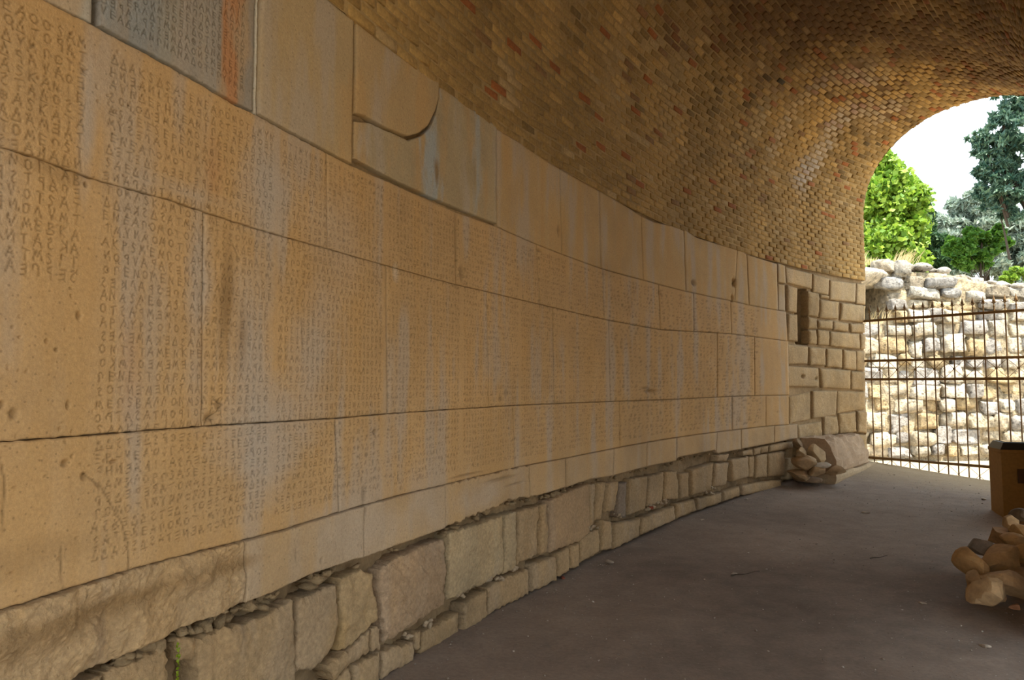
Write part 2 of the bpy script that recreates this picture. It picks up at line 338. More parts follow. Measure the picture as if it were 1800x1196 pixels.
def respts(P_, n):
    P_ = np.array(P_, float)
    if len(P_) == 2 and False: return None
    d = np.r_[0, np.cumsum(np.hypot(*np.diff(P_, axis=0).T))]; t = np.linspace(0, d[-1], n)
    return np.stack([np.interp(t, d, P_[:, 0]), np.interp(t, d, P_[:, 1])], -1)
NB = 0
def pxm(u):           # metres per photo pixel along u and z at this place of the wall
    p = cyl(u, 1.6, 0).reshape(3); D = max(p[1], 1.6); a = math.pi / 2 - u / RW
    tx, ty = math.sin(u / RW), math.cos(u / RW)
    dxdu = F * (tx * D - p[0] * ty) / D / D
    return 1 / max(abs(dxdu), 20), D / F
def block(top, bot, proud=0., rough=.0015, base=BASE, var=.16, mat=None, name='stone_block', carved=False, gap=.0022, rnd=.006, jag=.002, q=1.3, tilt=0, bulge=0, back=-.07, label=None, tool=0, stains=(), streak=1.0):
    """one squared stone from its top and bottom edges in (u, z)"""
    global NB; NB += 1; seed = 100 + NB * 3
    top = np.array(top, float); bot = np.array(bot, float)
    um = (top[:, 0].mean() + bot[:, 0].mean()) / 2; pu, pz = pxm(um)
    w = (np.ptp(top[:, 0]) + np.ptp(bot[:, 0])) / 2; h = abs(top[:, 1].mean() - bot[:, 1].mean())
    if um > 12 or not carved: q *= 1.35
    n = int(np.clip(w / (pu * q), 7, 620)); m = int(np.clip(h / (pz * q), 6, 340))
    es, et = gap / w, gap / h
    s = es + (1 - 2 * es) * np.linspace(0, 1, n); t = et + (1 - 2 * et) * np.linspace(0, 1, m)
    T = respts(top, 160); B = respts(bot, 160); sp = np.linspace(0, 1, 160)
    Tx, Tz, Bx, Bz = [np.interp(s, sp, k) for k in (T[:, 0], T[:, 1], B[:, 0], B[:, 1])]
    U = Tx[None] * (1 - t[:, None]) + Bx[None] * t[:, None]; Z = Tz[None] * (1 - t[:, None]) + Bz[None] * t[:, None]
    S = np.minimum(s, 1 - s)[None] * w; TT = np.minimum(t, 1 - t)[:, None] * h
    es_ = np.exp(-S / .02); et_ = np.exp(-TT / .02)
    U = U + es_ * jag * fbm(U * 0 + seed * .37 + Z * 40, Z * 14 + S * 0, seed, 3)
    Z = Z + et_ * jag * fbm(U * 40, Z * 0 + seed * .51, seed + 1, 3)
    E = np.minimum(S, TT) + 0 * U
    Hh = proud + rough * fbm(U * 11, Z * 11, seed, 5) + tilt * (np.linspace(-.5, .5, n)[None]) + bulge * (1 - np.exp(-E / .05))
    if tool: Hh = Hh + tool * fbm((U * .8 + Z) * 28, (Z - U * .6) * 7, seed + 2, 3)
    Hh = Hh - rnd * np.exp(-(E / (rnd * .9 + .002)))
    g = np.zeros_like(U)
    if carved:
        g = carve_at(U.ravel(), Z.ravel()).reshape(U.shape); Hh = Hh - .0042 * g
    pit = np.zeros_like(U)
    for pu_, pz_, ru, rz, d in PITUZ:
        if abs(pu_ - um) > w * .7 + ru * 2 or d <= 0: continue
        k = np.exp(-(((U - pu_) / ru)**2 + ((Z - pz_) / rz)**2)**1.5); Hh = Hh - d * k; pit = np.maximum(pit, k * min(1, d / .01))
    c = stone_col(U.ravel(), Z.ravel(), base, var, seed, streak)
    for su, sz, ru, rz, cc, st in stains:
        uu_, zz_ = uz(su, sz); d = np.hypot((U.ravel() - uu_) / ru, (Z.ravel() - zz_) / rz)
        k = (st * np.clip(1.3 - d + .8 * fbm(U.ravel() * 22, Z.ravel() * 5, 33, 4), 0, 1))[:, None]; c = c * (1 - k) + np.array(cc) * k
    c = c * (1 - .42 * g.ravel() - .35 * pit.ravel())[:, None] * np.where(E.ravel() < .006, .86, 1)[:, None]
    V = cyl(U.ravel(), Z.ravel(), Hh.ravel())
    idx = np.arange(n * m).reshape(m, n)
    Q = np.stack([idx[1:, :-1], idx[1:, 1:], idx[:-1, 1:], idx[:-1, :-1]], -1).reshape(-1, 4)
    ring = np.r_[idx[0, :], idx[1:, -1], idx[-1, -2::-1], idx[-2:0:-1, 0]]
    Vr = cyl(U.ravel()[ring], Z.ravel()[ring], np.full(len(ring), back)); k = len(ring); b0 = n * m
    Qr = np.stack([ring, b0 + np.arange(k), b0 + (np.arange(k) + 1) % k, np.roll(ring, -1)], -1)[:, ::-1]
    o = mesh(name, np.r_[V, Vr], np.r_[Q, Qr], mat or M_ASH, parent=wallL, col=np.r_[c, c[ring] * .7])
    if label: o['label'] = label
    return o
def course(ka, kb, joints, uleft=None, **kw):
    """joints: (x on upper line, x on lower line) in the photo, from left to right"""
    J = [(uz(a, yline(ka, a))[0], uz(b, yline(kb, b))[0]) for a, b in joints]
    if uleft: J = [(u, u) for u in uleft] + J
    out = []
    for i in range(len(J) - 1):
        (a0, b0), (a1, b1) = J[i], J[i + 1]
        us = np.linspace(a0, a1, 60); ub_ = np.linspace(b0, b1, 60)
        k = dict(kw); k.update(kw.get('per', {}).get(i, {})); k.pop('per', None)
        k.setdefault('proud', float(rng.normal(0, .0018)))
        if k.pop('skip', False): continue
        if a1 < 5.6: k['carved'] = False; k['q'] = 4
        out.append(block(np.c_[us, zl(ka, us)], np.c_[ub_, zl(kb, ub_)], **k))
    return out
BL = (.36, .345, .30)
# top course (some slabs are later replacements, smooth and unlettered)
course('L0', 'L1', [(163, 163)], uleft=[1.0, 2.4, 3.9, 5.2, 6.2], per={4: dict(base=(.50, .46, .38))})            # left, mostly above the frame
uT = lambda x, y: uz(x, y)[0]
za = 3.44
def slab(x0, x1, y, **kw):
    a, b = uT(x0, y), uT(x1, y); us = np.linspace(a, b, 40)
    return block(np.c_[us, np.full(40, za)], np.c_[us, zl('L1', us) + kw.pop('lift', 0)], **kw)
slab(173, 447, 100, base=(.36, .31, .25), proud=.002, carved=True, var=.25, lift=.006, stains=[(250,40,.12,.4,(.30,.31,.30),.8),(300,60,.05,.3,(.40,.34,.25),.5),(408,80,.045,.5,(.52,.25,.11),.9),(360,90,.03,.4,(.42,.36,.28),.6)], label='blue-grey inscribed slab with an orange stain')
block([(uT(448.5, 100), za), (uT(454, 100), za)], [(uT(448.5, 190), float(zl('L1', uT(448.5, 190)))), (uT(454, 190), float(zl('L1', uT(454, 190))))], base=(.72, .66, .54), proud=-.006, gap=.0005, rough=.002, name='mortar_joint')
slab(455, 620, 150, base=(.50, .36, .19), proud=.006, rough=.0012, var=.12, lift=.006, label='smooth uninscribed replacement slab')
T0 = [uz(*p) for p in [(625, 35), (690, 97), (771, 163)]]; T0 = [(a, 3.455) for a, b in T0]
block(T0, [uz(*p) for p in [(624,200),(640,204),(680,226),(716,240),(735,235),(752,221),(764,196),(771,168)]], base=(.52, .36, .18), proud=.006, rough=.0012, var=.1, label='smooth replacement slab with a curved lower edge')
block([uz(*p) for p in [(623,213),(650,216),(700,238),(718,247),(740,240),(757,226),(768,197)]] + [(uz(a, b)[0], 3.455) for a, b in [(774,168),(800,180),(874,226)]],
      [uz(*p) for p in [(622,278),(685,312),(796,364),(874,394)]], base=(.47, .36, .21), proud=.0, rough=.0022, stains=[(755,300,.10,.35,(.40,.42,.41),.9),(840,300,.05,.4,(.42,.42,.38),.8),(810,260,.07,.3,(.46,.36,.20),.5),(640,240,.05,.1,(.5,.42,.33),.6),(768,300,.02,.06,(.28,.18,.08),.9),(835,310,.02,.12,(.36,.25,.12),.7)], label='weathered slab with blue-grey streaks')
course('L0', 'L1', [(875,875),(985,989),(1054,1057),(1127,1131),(1202,1206),(1296,1291),(1313,1317),(1366,1368)], carved=False, base=(.54, .36, .17))
block([uz(1367,462), uz(1380,467)], [uz(1368,496), uz(1382,499)], base=(.5,.34,.16)); block([uz(1369,499), uz(1381,501)], [uz(1369,545), uz(1382,547)], base=(.5,.34,.16), proud=-.012)
course('L1', 'L2', [(575,577),(800,802),(944,950),(1060,1062),(1158,1161),(1219,1220),(1284,1286),(1382,1385)], uleft=[1.0, 2.6, 4.1, 5.4], carved=True)
course('L2', 'L3', [(359,356),(679,682),(856,860),(972,975),(1070,1073),(1261,1261),(1326,1327),(1386,1388)], uleft=[1.0, 2.2, 3.6, 4.9, 6.1][:-1], carved=True)
course('L3', 'L4', [(590,597),(902,906),(1089,1090),(1287,1287),(1346,1346),(1387,1387)], uleft=[1.0, 2.9, 4.6], carved=True)
course('L4', 'L5', [(427,427),(637,636),(781,782),(932,932),(995,996),(1079,1078),(1138,1137),(1190,1190),(1261,1259),(1303,1303),(1361,1361),(1402,1402)], uleft=[1.0, 2.7, 4.3, 5.9],
       rough=.003, streak=.6, var=.2, base=(.53, .36, .19), gap=.003, per={0: dict(rough=.006), 1: dict(rough=.008), 2: dict(rough=.008, tilt=.0), 3: dict(mat=M_RUB, rough=.015, q=1.0, bulge=.008, jag=.004, proud=.008, label='coarse weathered plinth block with a dark crumbled band'), 4: dict(proud=.016), 6: dict(rough=.007, jag=.012, bulge=.004), 5: dict(proud=.012)})

# rough foundation stones under the plinth, photo corners TL TR BR BL (or longer edges)
def rub(top, bot, **kw):
    kw.setdefault('rough', .007); kw.setdefault('proud', float(rng.uniform(-.025, -.002)))
    d = dict(mat=M_RUB, streak=.3, name='foundation_stone', gap=.004, rnd=.012, jag=.010, var=.3, base=(.42, .285, .15), bulge=.012, back=-.13, q=1.5); d.update(kw)
    return block([uz(*p) for p in top], [uz(*p) for p in bot], **d)
FQ = '''195,1182 303,1142 312,1260 195,1300|322,1122 352,1117 356,1160 318,1167|60,1235 190,1186 190,1330 60,1400
350,1122 398,1103 440,1094 480,1076 521,1054/345,1300 524,1215|527,1054 560,1042 598,1028/526,1182 556,1180 575,1163 590,1142 599,1096
603,1016 640,1003 660,1009/601,1146 625,1138 645,1112 668,1088|669,1003 700,982 745,961 787,947/680,1133 705,1120 740,1096 789,1064
791,939 840,922 886,907/790,1059 835,1036 887,1009|889,904 911,900 909,1003 888,1010|913,900 951,889 949,978 911,994|953,889 965,886 966,974 951,978
967,880 1000,864 1037,850/967,973 1020,953 1038,938|1039,850 1052,852 1047,925 1040,931|1054,850 1070,848 1062,915 1050,918|1073,850 1092,846 1086,900 1067,903
1094,851 1108,848 1106,911 1090,911|1110,842 1142,837 1139,896 1107,908|1144,838 1171,830 1168,886 1141,892|1173,830 1194,828 1197,878 1170,881|1197,833 1213,830 1214,874 1198,878
1215,826 1256,814 1250,864 1216,872|1259,815 1282,813 1278,855 1253,858|1286,808 1317,803 1318,840 1288,848|1319,804 1329,802 1327,841 1319,840|1330,802 1350,798 1350,839 1328,842|1352,798 1382,793 1382,838 1352,839
1306,794 1325,790 1325,801 1307,802|1326,789 1339,786 1338,799 1327,801|1340,786 1353,783 1352,796 1341,798|1354,783 1398,775 1396,789 1354,796|1262,800 1284,797 1280,812 1262,812
573,1172 612,1146 655,1108/592,1202 622,1168 652,1150|657,1106 673,1104 673,1144 655,1150|588,1205 622,1172 624,1225 570,1240|626,1170 672,1148 673,1205 627,1235|675,1146 731,1128 732,1163 675,1196
735,1112 747,1110 743,1142 734,1147|749,1113 780,1097 813,1078/746,1152 780,1138 815,1118|815,1062 858,1037 860,1084 817,1115|862,1033 900,1014 935,1001/863,1084 936,1046|938,994 958,984 979,979/938,1043 981,1021
982,974 1004,963 1003,1005 983,1016|1006,961 1022,955 1022,997 1007,1001|1024,946 1040,936 1058,932/1024,993 1059,971|1061,914 1080,918 1080,966 1061,969|1082,921 1128,912 1126,944 1082,967|1130,912 1187,890 1188,916 1128,942
1191,887 1224,878 1227,899 1192,913|1227,877 1270,867 1271,884 1229,899|1273,865 1302,855 1303,872 1273,883|1305,853 1375,843 1375,861 1306,871'''
for part in FQ.replace('\n', '|').split('|'):
    if '/' in part: tt, bb = part.split('/')
    else: p = part.split(); tt = ' '.join(p[:2]); bb = p[3] + ' ' + p[2]
    g_ = lambda s: [tuple(map(float, k.split(','))) for k in s.split()]
    tt, bb = g_(tt), g_(bb); kw = {}
    x0 = tt[0][0]
    if x0 in (669,): kw = dict(tool=.008, base=(.42, .28, .16), label='large tooled foundation stone, brownish')
    if x0 == 350: kw = dict(rough=.008, label='broad foundation block beside the weeds')
    if x0 == 603: kw = dict(rough=.014, base=(.44, .29, .13))
    if x0 == 913: kw = dict(rough=.012, tool=.008)
    if x0 == 967: kw = dict(rough=.004, proud=0, base=(.43, .28, .15))
    if x0 == 1094: kw = dict(base=(.27, .2, .14), proud=-.035)
    if x0 in (791, 889): kw = dict(proud=-.004, base=(.50, .37, .21))
    rub(tt, bb, **kw)
for u0_ in np.arange(1.2, 6.3, .55):     # the same masonry behind the viewer's left shoulder
    block([(u0_, zl('L5', u0_) - .03), (u0_ + .53, zl('L5', u0_) - .02)], [(u0_, .33), (u0_ + .52, .35)], mat=M_RUB, name='foundation_stone', rough=.008, bulge=.012, rnd=.012, gap=.004, proud=-.01, base=(.46, .315, .17), q=4)
    block([(u0_ - .2, .31), (u0_ + .32, .32)], [(u0_ - .2, -.05), (u0_ + .32, -.05)], mat=M_RUB, name='foundation_stone', rough=.008, bulge=.012, rnd=.012, gap=.004, proud=-.01, base=(.46, .315, .17), q=4)

# the plain masonry at the far end with a slot
IQ = '''1381,469 1429,481 1428,508 1384,497|1430,481 1459,490 1458,519 1430,514|1460,492 1506,498 1505,532 1460,527|1507,498 1523,499 1523,536 1506,534
1385,501 1403,506 1402,550 1386,548|1421,511 1442,516 1441,558 1421,555|1443,526 1476,531 1474,561 1442,560|1443,517 1459,520 1459,525 1443,524|1481,532 1523,537 1522,567 1479,563
1387,552 1403,553 1404,601 1386,599|1421,557 1437,560 1438,578 1421,578|1439,563 1465,563 1464,579 1439,577|1466,564 1493,569 1492,583 1466,581|1496,569 1522,568 1522,585 1498,585
1438,579 1459,582 1459,608 1439,607|1460,583 1512,587 1513,614 1461,609|1422,580 1436,580 1437,606 1422,605|1514,587 1523,588 1523,614 1514,614|1385,605 1422,609 1421,640 1386,641|1424,610 1452,612 1452,643 1424,642
1455,612 1482,614 1482,647 1454,645|1484,615 1506,617 1506,651 1484,649|1507,617 1523,617 1523,652 1507,651|1385,643 1440,647 1441,681 1386,680|1442,647 1496,651 1496,685 1446,682|1498,652 1523,654 1523,687 1498,685
1390,697 1428,688 1428,739 1391,746|1430,687 1473,687 1471,731 1430,737|1474,687 1523,689 1523,720 1473,728|1449,731 1473,733 1476,764 1449,768|1477,728 1507,724 1507,760 1478,764|1508,722 1525,724 1525,762 1508,760
1404,748 1447,741 1447,772 1404,775|1404,777 1447,774 1447,800 1404,803|1449,770 1500,766 1500,800 1449,802|1386,806 1440,804 1440,842 1384,844|1442,804 1523,803 1523,830 1442,838|1502,764 1525,764 1525,801 1502,801'''
for part in IQ.replace('\n', '|').split('|'):
    p = [tuple(map(float, k.split(','))) for k in part.split()]
    x0, y0 = p[0]; kw = dict(rough=.006, base=(.50, .35, .18), proud=float(rng.uniform(-.018, .0)))
    if y0 < 500 or x0 in (1385, 1387, 1430) and y0 < 690: kw = dict(rough=.0025, base=(.52, .37, .20), proud=-.006, jag=.004, bulge=.004)
    if x0 == 1390: kw['proud'] = -.03
    if y0 > 720: kw['rough'] = .012
    rub([p[0], p[1]], [p[3], p[2]], name='stone_block', jag=kw.pop('jag', .008), **{k: v for k, v in kw.items()})

# rubble packing in the ragged joint under the plinth: many small chips
def blob(center, sx_, sy_, sz_, seed, n=6, m=9, flat=.25, cut=.75):
    """faceted stone: squashed sphere with planes knocked off"""
    r_ = np.random.default_rng(seed)
    th = np.linspace(0, math.pi, n + 1)[1:-1]; ph = np.linspace(0, 2 * math.pi, m, endpoint=False)
    P_ = [(0, 0, 1)] + [(math.sin(a) * math.cos(b), math.sin(a) * math.sin(b), math.cos(a)) for a in th for b in ph] + [(0, 0, -1)]
    P_ = np.array(P_); P_ = P_ * (1 + .0 * r_.random((len(P_), 1)))
    for k in range(9):
        nrm = r_.normal(size=3); nrm /= np.linalg.norm(nrm); d = r_.uniform(cut - .12, cut + .1)
        e = P_ @ nrm; P_ = P_ - np.clip(e - d, 0, None)[:, None] * nrm
    P_ = P_ * np.array([sx_, sy_, sz_]) * 1.15
    F_ = [(0, 1 + j, 1 + (j + 1) % m) for j in range(m)]
    for i in range(n - 2):
        for j in range(m): a = 1 + i * m + j; b = 1 + i * m + (j + 1) % m; F_.append((a, a + m, b + m)); F_.append((a, b + m, b))
    last = len(P_) - 1; o_ = 1 + (n - 2) * m
    F_ += [(last, o_ + (j + 1) % m, o_ + j) for j in range(m)]
    return P_ + np.array(center), F_
def blobs(name, items, mat, parent=None, kind='stuff', n=4, m=6):
    V_ = []; F_ = []; C_ = []; off = 0
    for c, s3, col_, rz, sd in items:
        p, f = blob((0, 0, 0), *s3, sd, n=n, m=m, cut=.5)
        ca, sa = math.cos(rz), math.sin(rz); p = p @ np.array([[ca, sa, 0], [-sa, ca, 0], [0, 0, 1]]) + np.array(c)
        V_.append(p); F_.append(np.array(f) + off); off += len(p); C_.append(np.tile(np.array(col_), (len(p), 1)))
    return mesh(name, np.concatenate(V_), np.concatenate(F_), mat, parent=parent, smooth=False, col=np.concatenate(C_), kind=kind)
items = []
for i in range(150):
    x = rng.uniform(200, 1390); y = yline('L5', x) + rng.uniform(1, 5 + 14 * max(0, (1100 - x) / 900))
    u, z = uz(x, y); s = rng.uniform(.012, .045) * (1 if x < 1000 else .7)
    if 610 < x < 775 and rng.random() < .7: continue
    p = cyl(u, z - s * .6, rng.uniform(-.07, -.04)).reshape(3); k = rng.uniform(.6, 1.0)
    items.append((p, (s * rng.uniform(1, 2), s * .9, s * rng.uniform(.45, .8)), np.array((.40, .28, .15)) * k, rng.uniform(0, 3), i))
for x, y in [(1040,928),(1050,927),(1085,905),(1092,908),(1150,888),(1160,884),(1172,882),(800,1050),(815,1045),(860,1022),(880,1015),(760,1095),(720,1118),(1246,866),(1262,860),(905,1000),(750,1100),(1140,893)]:
    for k in range(3):
        u, z = uz(x + rng.normal(0, 4), y + rng.normal(0, 2)); s = rng.uniform(.015, .035)
        items.append((cyl(u, z, -.01).reshape(3), (s, s * .8, s * .7), (.45, .34, .22), rng.uniform(0, 3), int(rng.integers(1e6))))
u, z = uz(1143, 894); items.append((cyl(u, z, 0).reshape(3), (.035, .03, .025), (.30, .07, .035), 0, 5))
blobs('rubble_packing', items, M_RUB, parent=wallL)

# ------------------------------------------------------------------ brick vault
ZS, AX, BZ, ZB = 1.6 + 2.95, W / 2, 1.55, 3.46
def prof_pt(s):
    """profile of the vault: s metres along from the top of the stone wall; gives offset w into passage, height, normal"""
    pass
th = np.linspace(0, math.pi, 400); ew = AX - AX * np.cos(th); ez = ZS + BZ * np.sin(th)
pw = np.r_[np.zeros(40), ew]; pz_ = np.r_[np.linspace(ZB - .03, ZS - .01, 40), ez]
ps = np.r_[0, np.cumsum(np.hypot(np.diff(pw), np.diff(pz_)))]
def prof(s, off=0):
    w = np.interp(s, ps, pw); z = np.interp(s, ps, pz_)
    dw = np.interp(s + .01, ps, pw) - np.interp(s - .01, ps, pw); dz = np.interp(s + .01, ps, pz_) - np.interp(s - .01, ps, pz_)
    L = np.hypot(dw, dz); nx, nz_ = dz / L, -dw / L            # normal into the passage
    return w + nx * off, z + nz_ * off
SMAX = ps[-1]
us = np.linspace(U_START, 19.80, 150); ss = np.linspace(0, SMAX, 90)
Ug, Sg = np.meshgrid(us, ss); wob = fbm(Ug * .8, Sg * .8, 15, 3) * .02
wv, zv = prof(Sg.ravel(), (wob - .006).ravel())
idx = np.arange(Ug.size).reshape(Ug.shape)
Q = np.stack([idx[:-1, :-1], idx[:-1, 1:], idx[1:, 1:], idx[1:, :-1]], -1).reshape(-1, 4)
cmor = np.array((.40, .265, .11))[None] * (1 + .25 * fbm(Ug.ravel() * 2, Sg.ravel() * 1.2, 17, 4))[:, None]
sk = (.88 * np.clip((Sg.ravel() - 1.9) / 1.0, 0, 1) * np.clip(.9 + .8 * fbm(Ug.ravel() * .9, Sg.ravel() * 1.4, 19, 4), 0, 1))[:, None]; cmor = cmor * (1 - sk) + np.array((.14, .07, .026)) * sk  # mortar colour darkened upwards as painted shade of the crown
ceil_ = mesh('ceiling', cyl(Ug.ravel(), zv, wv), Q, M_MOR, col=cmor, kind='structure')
# outer shell of the vault with its end ring
Vo = []; Qo = []; so = np.linspace(0, SMAX, 40); uo = np.linspace(U_START, 19.80, 60)
for u in uo:
    w_, z_ = prof(so, -.55)
    for a, b in zip(w_, z_): Vo.append(cyl(u, b, a).reshape(3))
for i in range(59):
    for k in range(39): a = i * 40 + k; Qo.append((a, a + 1, a + 41, a + 40))
mesh('vault_back', Vo, Qo, M_CORE, parent=ceil_)
Vo = []; Qo = []; so = np.linspace(0, SMAX, 90)
for off in (-.55, -.3, -.1, -.004):
    w_, z_ = prof(so, off)
    for a, b in zip(w_, z_): Vo.append(cyl(19.80, b, a).reshape(3))
for r in range(3):
    for k in range(89): a = r * 90 + k; Qo.append((a, a + 1, a + 91, a + 90))
mesh('arch_end_ring', Vo, Qo, M_MOR, parent=ceil_, col=np.full((360, 3), (.42, .29, .15)))
# efflorescence on the bricks, and crown shade painted into their colour: (u, s, radius u, radius s, colour, strength)
EFF_SHADE = EFF_SHADE_LIST = [(17.3,3.1,.5,.35,(.62,.52,.40),.9),(17.9,2.2,.35,.8,(.58,.50,.42),.85),(16.6,2.3,.18,.9,(.56,.47,.36),.6),(18.6,2.9,.3,.4,(.60,.50,.38),.6),(15.8,2.0,.3,.8,(.52,.40,.24),.5),
 (13.5,1.9,.35,.9,(.50,.37,.20),.5),(12.2,1.7,.25,.9,(.52,.38,.20),.5),(11.2,1.9,.25,.8,(.50,.36,.18),.45),(17.6,1.5,.35,.3,(.50,.47,.46),.7),(14.6,3.0,.9,.7,(.20,.12,.06),.5),(12.5,2.9,1.2,.6,(.20,.11,.05),.5),(16.2,3.6,.5,.4,(.36,.24,.12),.4)]
EFF_SHADE += [(u_, 3.2 + .3 * math.sin(u_ * 1.7), 1.5, 1.15, (.125, .062, .020), .95) for u_ in (6, 8, 10, 11.8, 13.4, 15.2)] + [(u_, 4.6, 1.7, 1.1, (.135, .068, .022), .85) for u_ in (6, 9, 12, 14.5, 16.5, 18.6)]  # broad dark patches paint the crown's shade into the brick colour
bl, bh = .2345, .0685
ncol = int((19.80 - U_START) / bl); nrow = int(SMAX / bh)
bricks = []
for r in range(nrow):
    s0 = (r + .5) * SMAX / nrow
    for c in range(-1, ncol + 1):
        uc = U_START + (c + .5 + (.5 if r % 2 else 0)) * bl + rng.normal(0, .010)
        if uc - bl / 2 < U_START: continue
        ln = bl
        if uc + bl / 2 > 19.82:
            ln = bl - (uc + bl / 2 - 19.82)
            if ln < .08: continue
            uc = 19.82 - ln / 2
        bricks.append((uc, s0 + rng.normal(0, .003), ln))
bricks = np.array(bricks); nbk = len(bricks)
hu = bricks[:, 2] / 2 - .006 - np.abs(rng.normal(0, .010, nbk)); hs = bh / 2 - .0055 - np.abs(rng.normal(0, .002, nbk))
wobb = fbm(bricks[:, 0] * .8, bricks[:, 1] * .8, 15, 3) * .02
pr = .0025 + rng.normal(0, .0026, nbk); lost = rng.random(nbk) < .006; pr[lost] = -.03
tl = rng.normal(0, .004, nbk); rot = rng.normal(0, .018, nbk)
# vertex layout: back ring 4, outer front ring 4 (rounded arris), inner front ring 4, centre 1
def ringpts(fu, fs, off):
    out = []
    for a, b in ((-1, -1), (1, -1), (1, 1), (-1, 1)):
        du = a * hu * fu; ds = b * hs * fs
        U = bricks[:, 0] + du - rot * ds * 3; S = bricks[:, 1] + ds + rot * du
        w_, z_ = prof(S, off + wobb + tl * a * .6)
        out.append(cyl(U, z_, w_))
    return out
R1 = ringpts(1, 1, -.03); R2 = ringpts(1, 1, pr - .004); R3 = ringpts(.93, .80, pr + .0005)
BV = np.stack(R1 + R2 + R3, 1)                                # n,12,3
BF = np.array([[0,1,5,4],[1,2,6,5],[2,3,7,6],[3,0,4,7],[4,5,9,8],[5,6,10,9],[6,7,11,10],[7,4,8,11],[8,9,10,11]])
k = rng.normal(0, .15, nbk) * np.clip(.5 + bricks[:, 1] / 3, .5, 1.3); n1 = fbm(bricks[:, 0] * 1.3, bricks[:, 1] * .8, 41, 3) + 1.1 * fbm(bricks[:, 0] * 5, bricks[:, 1] * .9, 43, 3) * np.clip(bricks[:, 1] - .6, 0, 1)
BC = np.array((.38, .235, .080))[None] * (1 + k + .25 * n1)[:, None]
pick = rng.random(nbk); sdark = np.clip((bricks[:, 1] - 1.2) / 1.2, .25, 1)
red = pick < .02 + .06 * sdark; BC[red] = np.array((.30, .105, .030)) * (1 + .3 * rng.random(red.sum()))[:, None]
drk = (pick > .93 - .07 * sdark) & (pick < .93); BC[drk] = np.array((.27, .15, .06))
pale = pick > .95; BC[pale] = np.array((.46, .31, .14))
nn = fbm(bricks[:, 0] * 3, bricks[:, 1] * 3, 44, 3)
for eu, es_, ru, rs, cc, st in EFF_SHADE:
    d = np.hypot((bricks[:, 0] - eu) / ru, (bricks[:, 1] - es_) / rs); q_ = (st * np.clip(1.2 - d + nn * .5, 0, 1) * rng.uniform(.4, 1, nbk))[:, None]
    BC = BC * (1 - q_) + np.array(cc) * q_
BC[lost] *= .5
# the 300 bricks that show largest in the photo are bricks of their own
ctr = BV[:, 8:12].mean(1)
P_ = BV[:, 8:12] - np.array([0, 0, ZC]); cp, sp_ = math.cos(PIT), math.sin(PIT)
zc_ = P_[..., 1] * cp + P_[..., 2] * sp_; yc_ = -P_[..., 1] * sp_ + P_[..., 2] * cp; xc_ = P_[..., 0]
vis = (zc_ > .5).all(1); zz_ = np.where(zc_ > .5, zc_, 1)
qx, qy = 900 + F * xc_ / zz_, 598 - F * yc_ / zz_
area = .5 * np.abs((qx[:, 0] - qx[:, 2]) * (qy[:, 1] - qy[:, 3]) - (qx[:, 1] - qx[:, 3]) * (qy[:, 0] - qy[:, 2]))
vis &= (qx.mean(1) > 0) & (qx.mean(1) < 1800) & (qy.mean(1) > 0) & (qy.mean(1) < 1190)
area = np.where(vis, area, 0)
order = np.argsort(-area); single = set(order[:300].tolist()); rest = np.array([i for i in range(nbk) if i not in single])
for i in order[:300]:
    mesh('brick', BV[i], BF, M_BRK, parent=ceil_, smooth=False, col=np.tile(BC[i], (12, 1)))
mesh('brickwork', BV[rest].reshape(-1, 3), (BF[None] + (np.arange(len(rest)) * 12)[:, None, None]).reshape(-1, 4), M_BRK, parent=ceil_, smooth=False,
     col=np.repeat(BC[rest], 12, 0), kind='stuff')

# ------------------------------------------------------------------ right side: arcade of piers, open to the daylight
def m_brick():
    m, nt, b = nodes('arcade_masonry')
    geo = nt.nodes.new('ShaderNodeNewGeometry'); t = nt.nodes.new('ShaderNodeTexNoise'); t.inputs['Scale'].default_value = 5; t.inputs['Detail'].default_value = 7
    nt.links.new(geo.outputs['Position'], t.inputs['Vector'])
    r = nt.nodes.new('ShaderNodeValToRGB'); r.color_ramp.elements[0].color = (.28, .16, .07, 1); r.color_ramp.elements[1].color = (.50, .34, .17, 1)
    nt.links.new(t.outputs[0], r.inputs[0]); nt.links.new(r.outputs[0], b.inputs['Base Color']); b.inputs['Roughness'].default_value = .95
    add_bump(nt, b, [('n', 20, .01, .6)]); return m
M_ARC = m_brick()
PIERS = [0.6, 4.3, 8.1, 12.1, 16.1, 19.9]; PWID = .42
TH = .80
TOPS = [(1.6, 1.5, .30), (1.6, 1.35, .32), (1.35, .5, .80), (1.1, .3, 1.0), (1.1, .3, 1.0)]
S_ = []
for (a, b), (spr, rise, PWID) in zip(zip(PIERS, PIERS[1:]), TOPS):
    S_ += [(a, -.3), (a + PWID, -.3)]
    for t in np.linspace(0, math.pi, 25):
        c_ = (a + b) / 2; hw = (b - a) / 2 - PWID
        S_.append((c_ - hw * math.cos(t), spr + rise * math.sin(t)))
    S_ += [(b - PWID, -.3)]
S_ += [(PIERS[-1], -.3)]
zt_ = ZS + .02; Vr = []; Qr = []
for u, z in S_:
    for h, zz2 in ((W, z), (W, zt_), (W + TH, zt_), (W + TH, z)): Vr.append(cyl(u, zz2, h).reshape(3))
for i in range(len(S_) - 1):
    for k in range(4): a = i * 4 + k; b = i * 4 + (k + 1) % 4; Qr.append((a, a + 4, b + 4, b))
e = len(S_) * 4 - 4; Qr += [(0, 1, 2, 3), (e, e + 3, e + 2, e + 1)]
mesh('wall_right', Vr, Qr, M_ARC, smooth=False, kind='structure')

